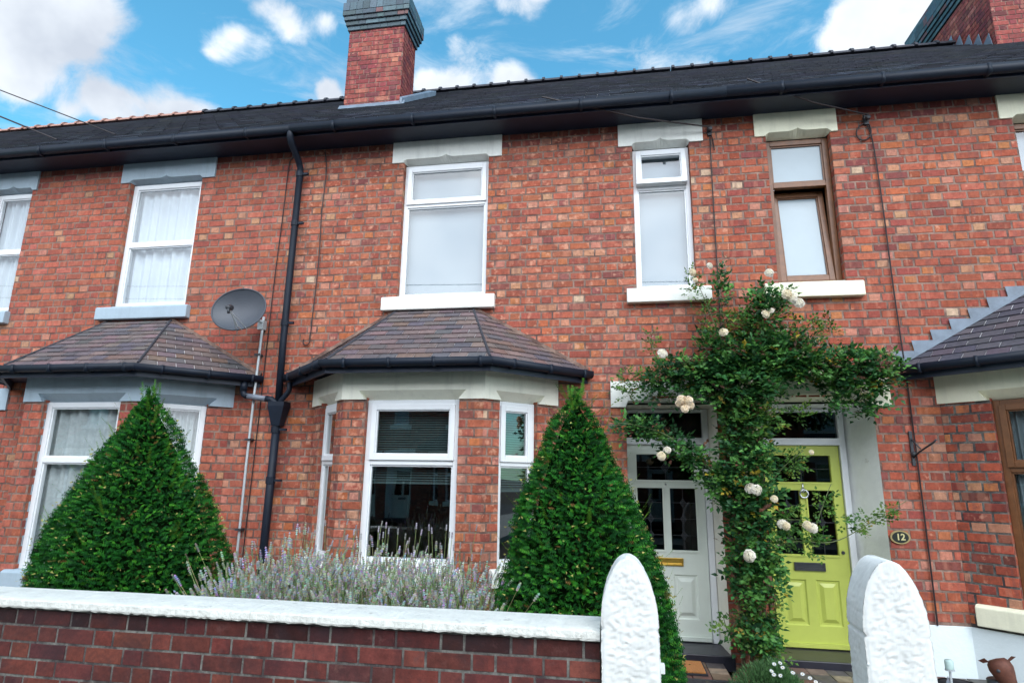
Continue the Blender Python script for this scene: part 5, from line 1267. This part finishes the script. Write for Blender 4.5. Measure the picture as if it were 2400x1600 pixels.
for dx, dy, dzz, rad_, wt in CLOUDS:
    s = N(nt, 'ShaderNodeVectorMath', operation='DISTANCE'); L(nt, D, s.inputs[0]); s.inputs[1].default_value = (dx, dy, dzz)
    q = mth('DIVIDE', s.outputs['Value'], rad_); q = mth('MULTIPLY', q, q); q = mth('MULTIPLY', q, -1.0); q = mth('EXPONENT', q); q = mth('MULTIPLY', q, wt)
    tot = q if tot is None else mth('ADD', tot, q)
tot = mth('MINIMUM', tot, 1.0)
nn = mth('ADD', mth('MULTIPLY', nz.outputs['Fac'], .8), mth('MULTIPLY', nz2.outputs['Fac'], .2))
dens = mth('ADD', mth('MULTIPLY', mth('SUBTRACT', nn, .5), 2.4), mth('SUBTRACT', mth('MULTIPLY', tot, 1.25), .30))
mr = N(nt, 'ShaderNodeMapRange', interpolation_type='SMOOTHSTEP'); mr.inputs['From Min'].default_value = .0; mr.inputs['From Max'].default_value = .75; L(nt, dens, mr.inputs['Value'])
mpw = N(nt, 'ShaderNodeMapping'); mpw.inputs['Rotation'].default_value = (0, R(24), 0); mpw.inputs['Scale'].default_value = (3.0, 3.0, 13.0); L(nt, D, mpw.inputs[0])
nw = N(nt, 'ShaderNodeTexNoise', Scale=1.6, Detail=9.0, Roughness=.62, Distortion=.6); L(nt, mpw.outputs[0], nw.inputs['Vector'])
wr_ = N(nt, 'ShaderNodeMapRange', interpolation_type='SMOOTHSTEP'); wr_.inputs['From Min'].default_value = .47; wr_.inputs['From Max'].default_value = .78; wr_.inputs['To Max'].default_value = .62; L(nt, nw.outputs['Fac'], wr_.inputs['Value'])
cover = mth('MAXIMUM', mr.outputs[0], wr_.outputs[0])
# cloud colour: bright rims, greyer thick middles
nz3 = N(nt, 'ShaderNodeTexNoise', Scale=5.0, Detail=5.0, Roughness=.55); L(nt, D, nz3.inputs['Vector'])
sh = N(nt, 'ShaderNodeMapRange'); sh.inputs['From Min'].default_value = .35; sh.inputs['From Max'].default_value = .68; L(nt, mth('ADD', nz3.outputs['Fac'], mth('MULTIPLY', dens, .02)), sh.inputs['Value'])
cc = N(nt, 'ShaderNodeMix', data_type='RGBA'); L(nt, sh.outputs[0], cc.inputs[0]); cc.inputs[6].default_value = (3.9, 4.15, 4.4, 1); cc.inputs[7].default_value = (2.35, 2.6, 3.0, 1)
tint = N(nt, 'ShaderNodeMix', data_type='RGBA', blend_type='MULTIPLY'); tint.inputs[0].default_value = 1.0; L(nt, sky.outputs[0], tint.inputs[6]); tint.inputs[7].default_value = (.54, 1.14, 1.05, 1)
# added glow: unseen clouds low behind the camera, brightened as fill for the front
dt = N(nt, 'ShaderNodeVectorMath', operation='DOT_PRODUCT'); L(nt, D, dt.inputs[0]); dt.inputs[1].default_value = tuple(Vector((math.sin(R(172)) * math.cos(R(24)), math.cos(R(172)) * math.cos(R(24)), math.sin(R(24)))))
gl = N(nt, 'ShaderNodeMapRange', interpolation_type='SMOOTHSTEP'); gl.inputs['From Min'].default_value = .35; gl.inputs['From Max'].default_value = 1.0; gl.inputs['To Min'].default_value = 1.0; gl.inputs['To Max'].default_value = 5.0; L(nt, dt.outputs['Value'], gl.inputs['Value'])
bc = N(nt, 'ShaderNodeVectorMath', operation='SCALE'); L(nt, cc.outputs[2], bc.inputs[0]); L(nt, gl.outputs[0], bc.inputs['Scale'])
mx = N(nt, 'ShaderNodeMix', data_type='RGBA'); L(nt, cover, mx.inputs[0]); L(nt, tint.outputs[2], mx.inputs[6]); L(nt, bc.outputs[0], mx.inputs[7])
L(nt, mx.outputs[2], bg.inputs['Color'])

sun = bpy.data.lights.new('sun', 'SUN'); sun.energy = .5; sun.angle = R(20); sun.color = (1, .97, .92)
so = bpy.data.objects.new('sun', sun); col.objects.link(so)
az, elv = R(SUN_AZ), R(SUN_EL); sdir = Vector((math.sin(az) * math.cos(elv), math.cos(az) * math.cos(elv), math.sin(elv)))
so.rotation_euler = sdir.to_track_quat('Z', 'Y').to_euler(); so.location = sdir * 50

cam = bpy.data.cameras.new('camera'); cam.sensor_width = 36; cam.lens = 21.2518; cam.clip_start = .05; cam.clip_end = 3000
co = bpy.data.objects.new('camera', cam); col.objects.link(co); scene.camera = co
yw, pt, rl = R(-9.59088), R(12.776), R(.841056)
f = Vector((math.sin(yw) * math.cos(pt), math.cos(yw) * math.cos(pt), math.sin(pt))); rt = Vector((math.cos(yw), -math.sin(yw), 0)); up = rt.cross(f)
R_ = rt * math.cos(rl) + up * math.sin(rl); U_ = up * math.cos(rl) - rt * math.sin(rl)
co.matrix_world = Matrix(((R_.x, U_.x, -f.x, 0), (R_.y, U_.y, -f.y, -5.9), (R_.z, U_.z, -f.z, 1.6), (0, 0, 0, 1)))

scene.view_settings.view_transform = 'Standard'; scene.view_settings.look = 'None'; scene.view_settings.exposure = 1.0; scene.view_settings.gamma = 1
scene.cycles.max_bounces = 8; scene.cycles.transparent_max_bounces = 16; scene.cycles.caustics_reflective = False; scene.cycles.caustics_refractive = False
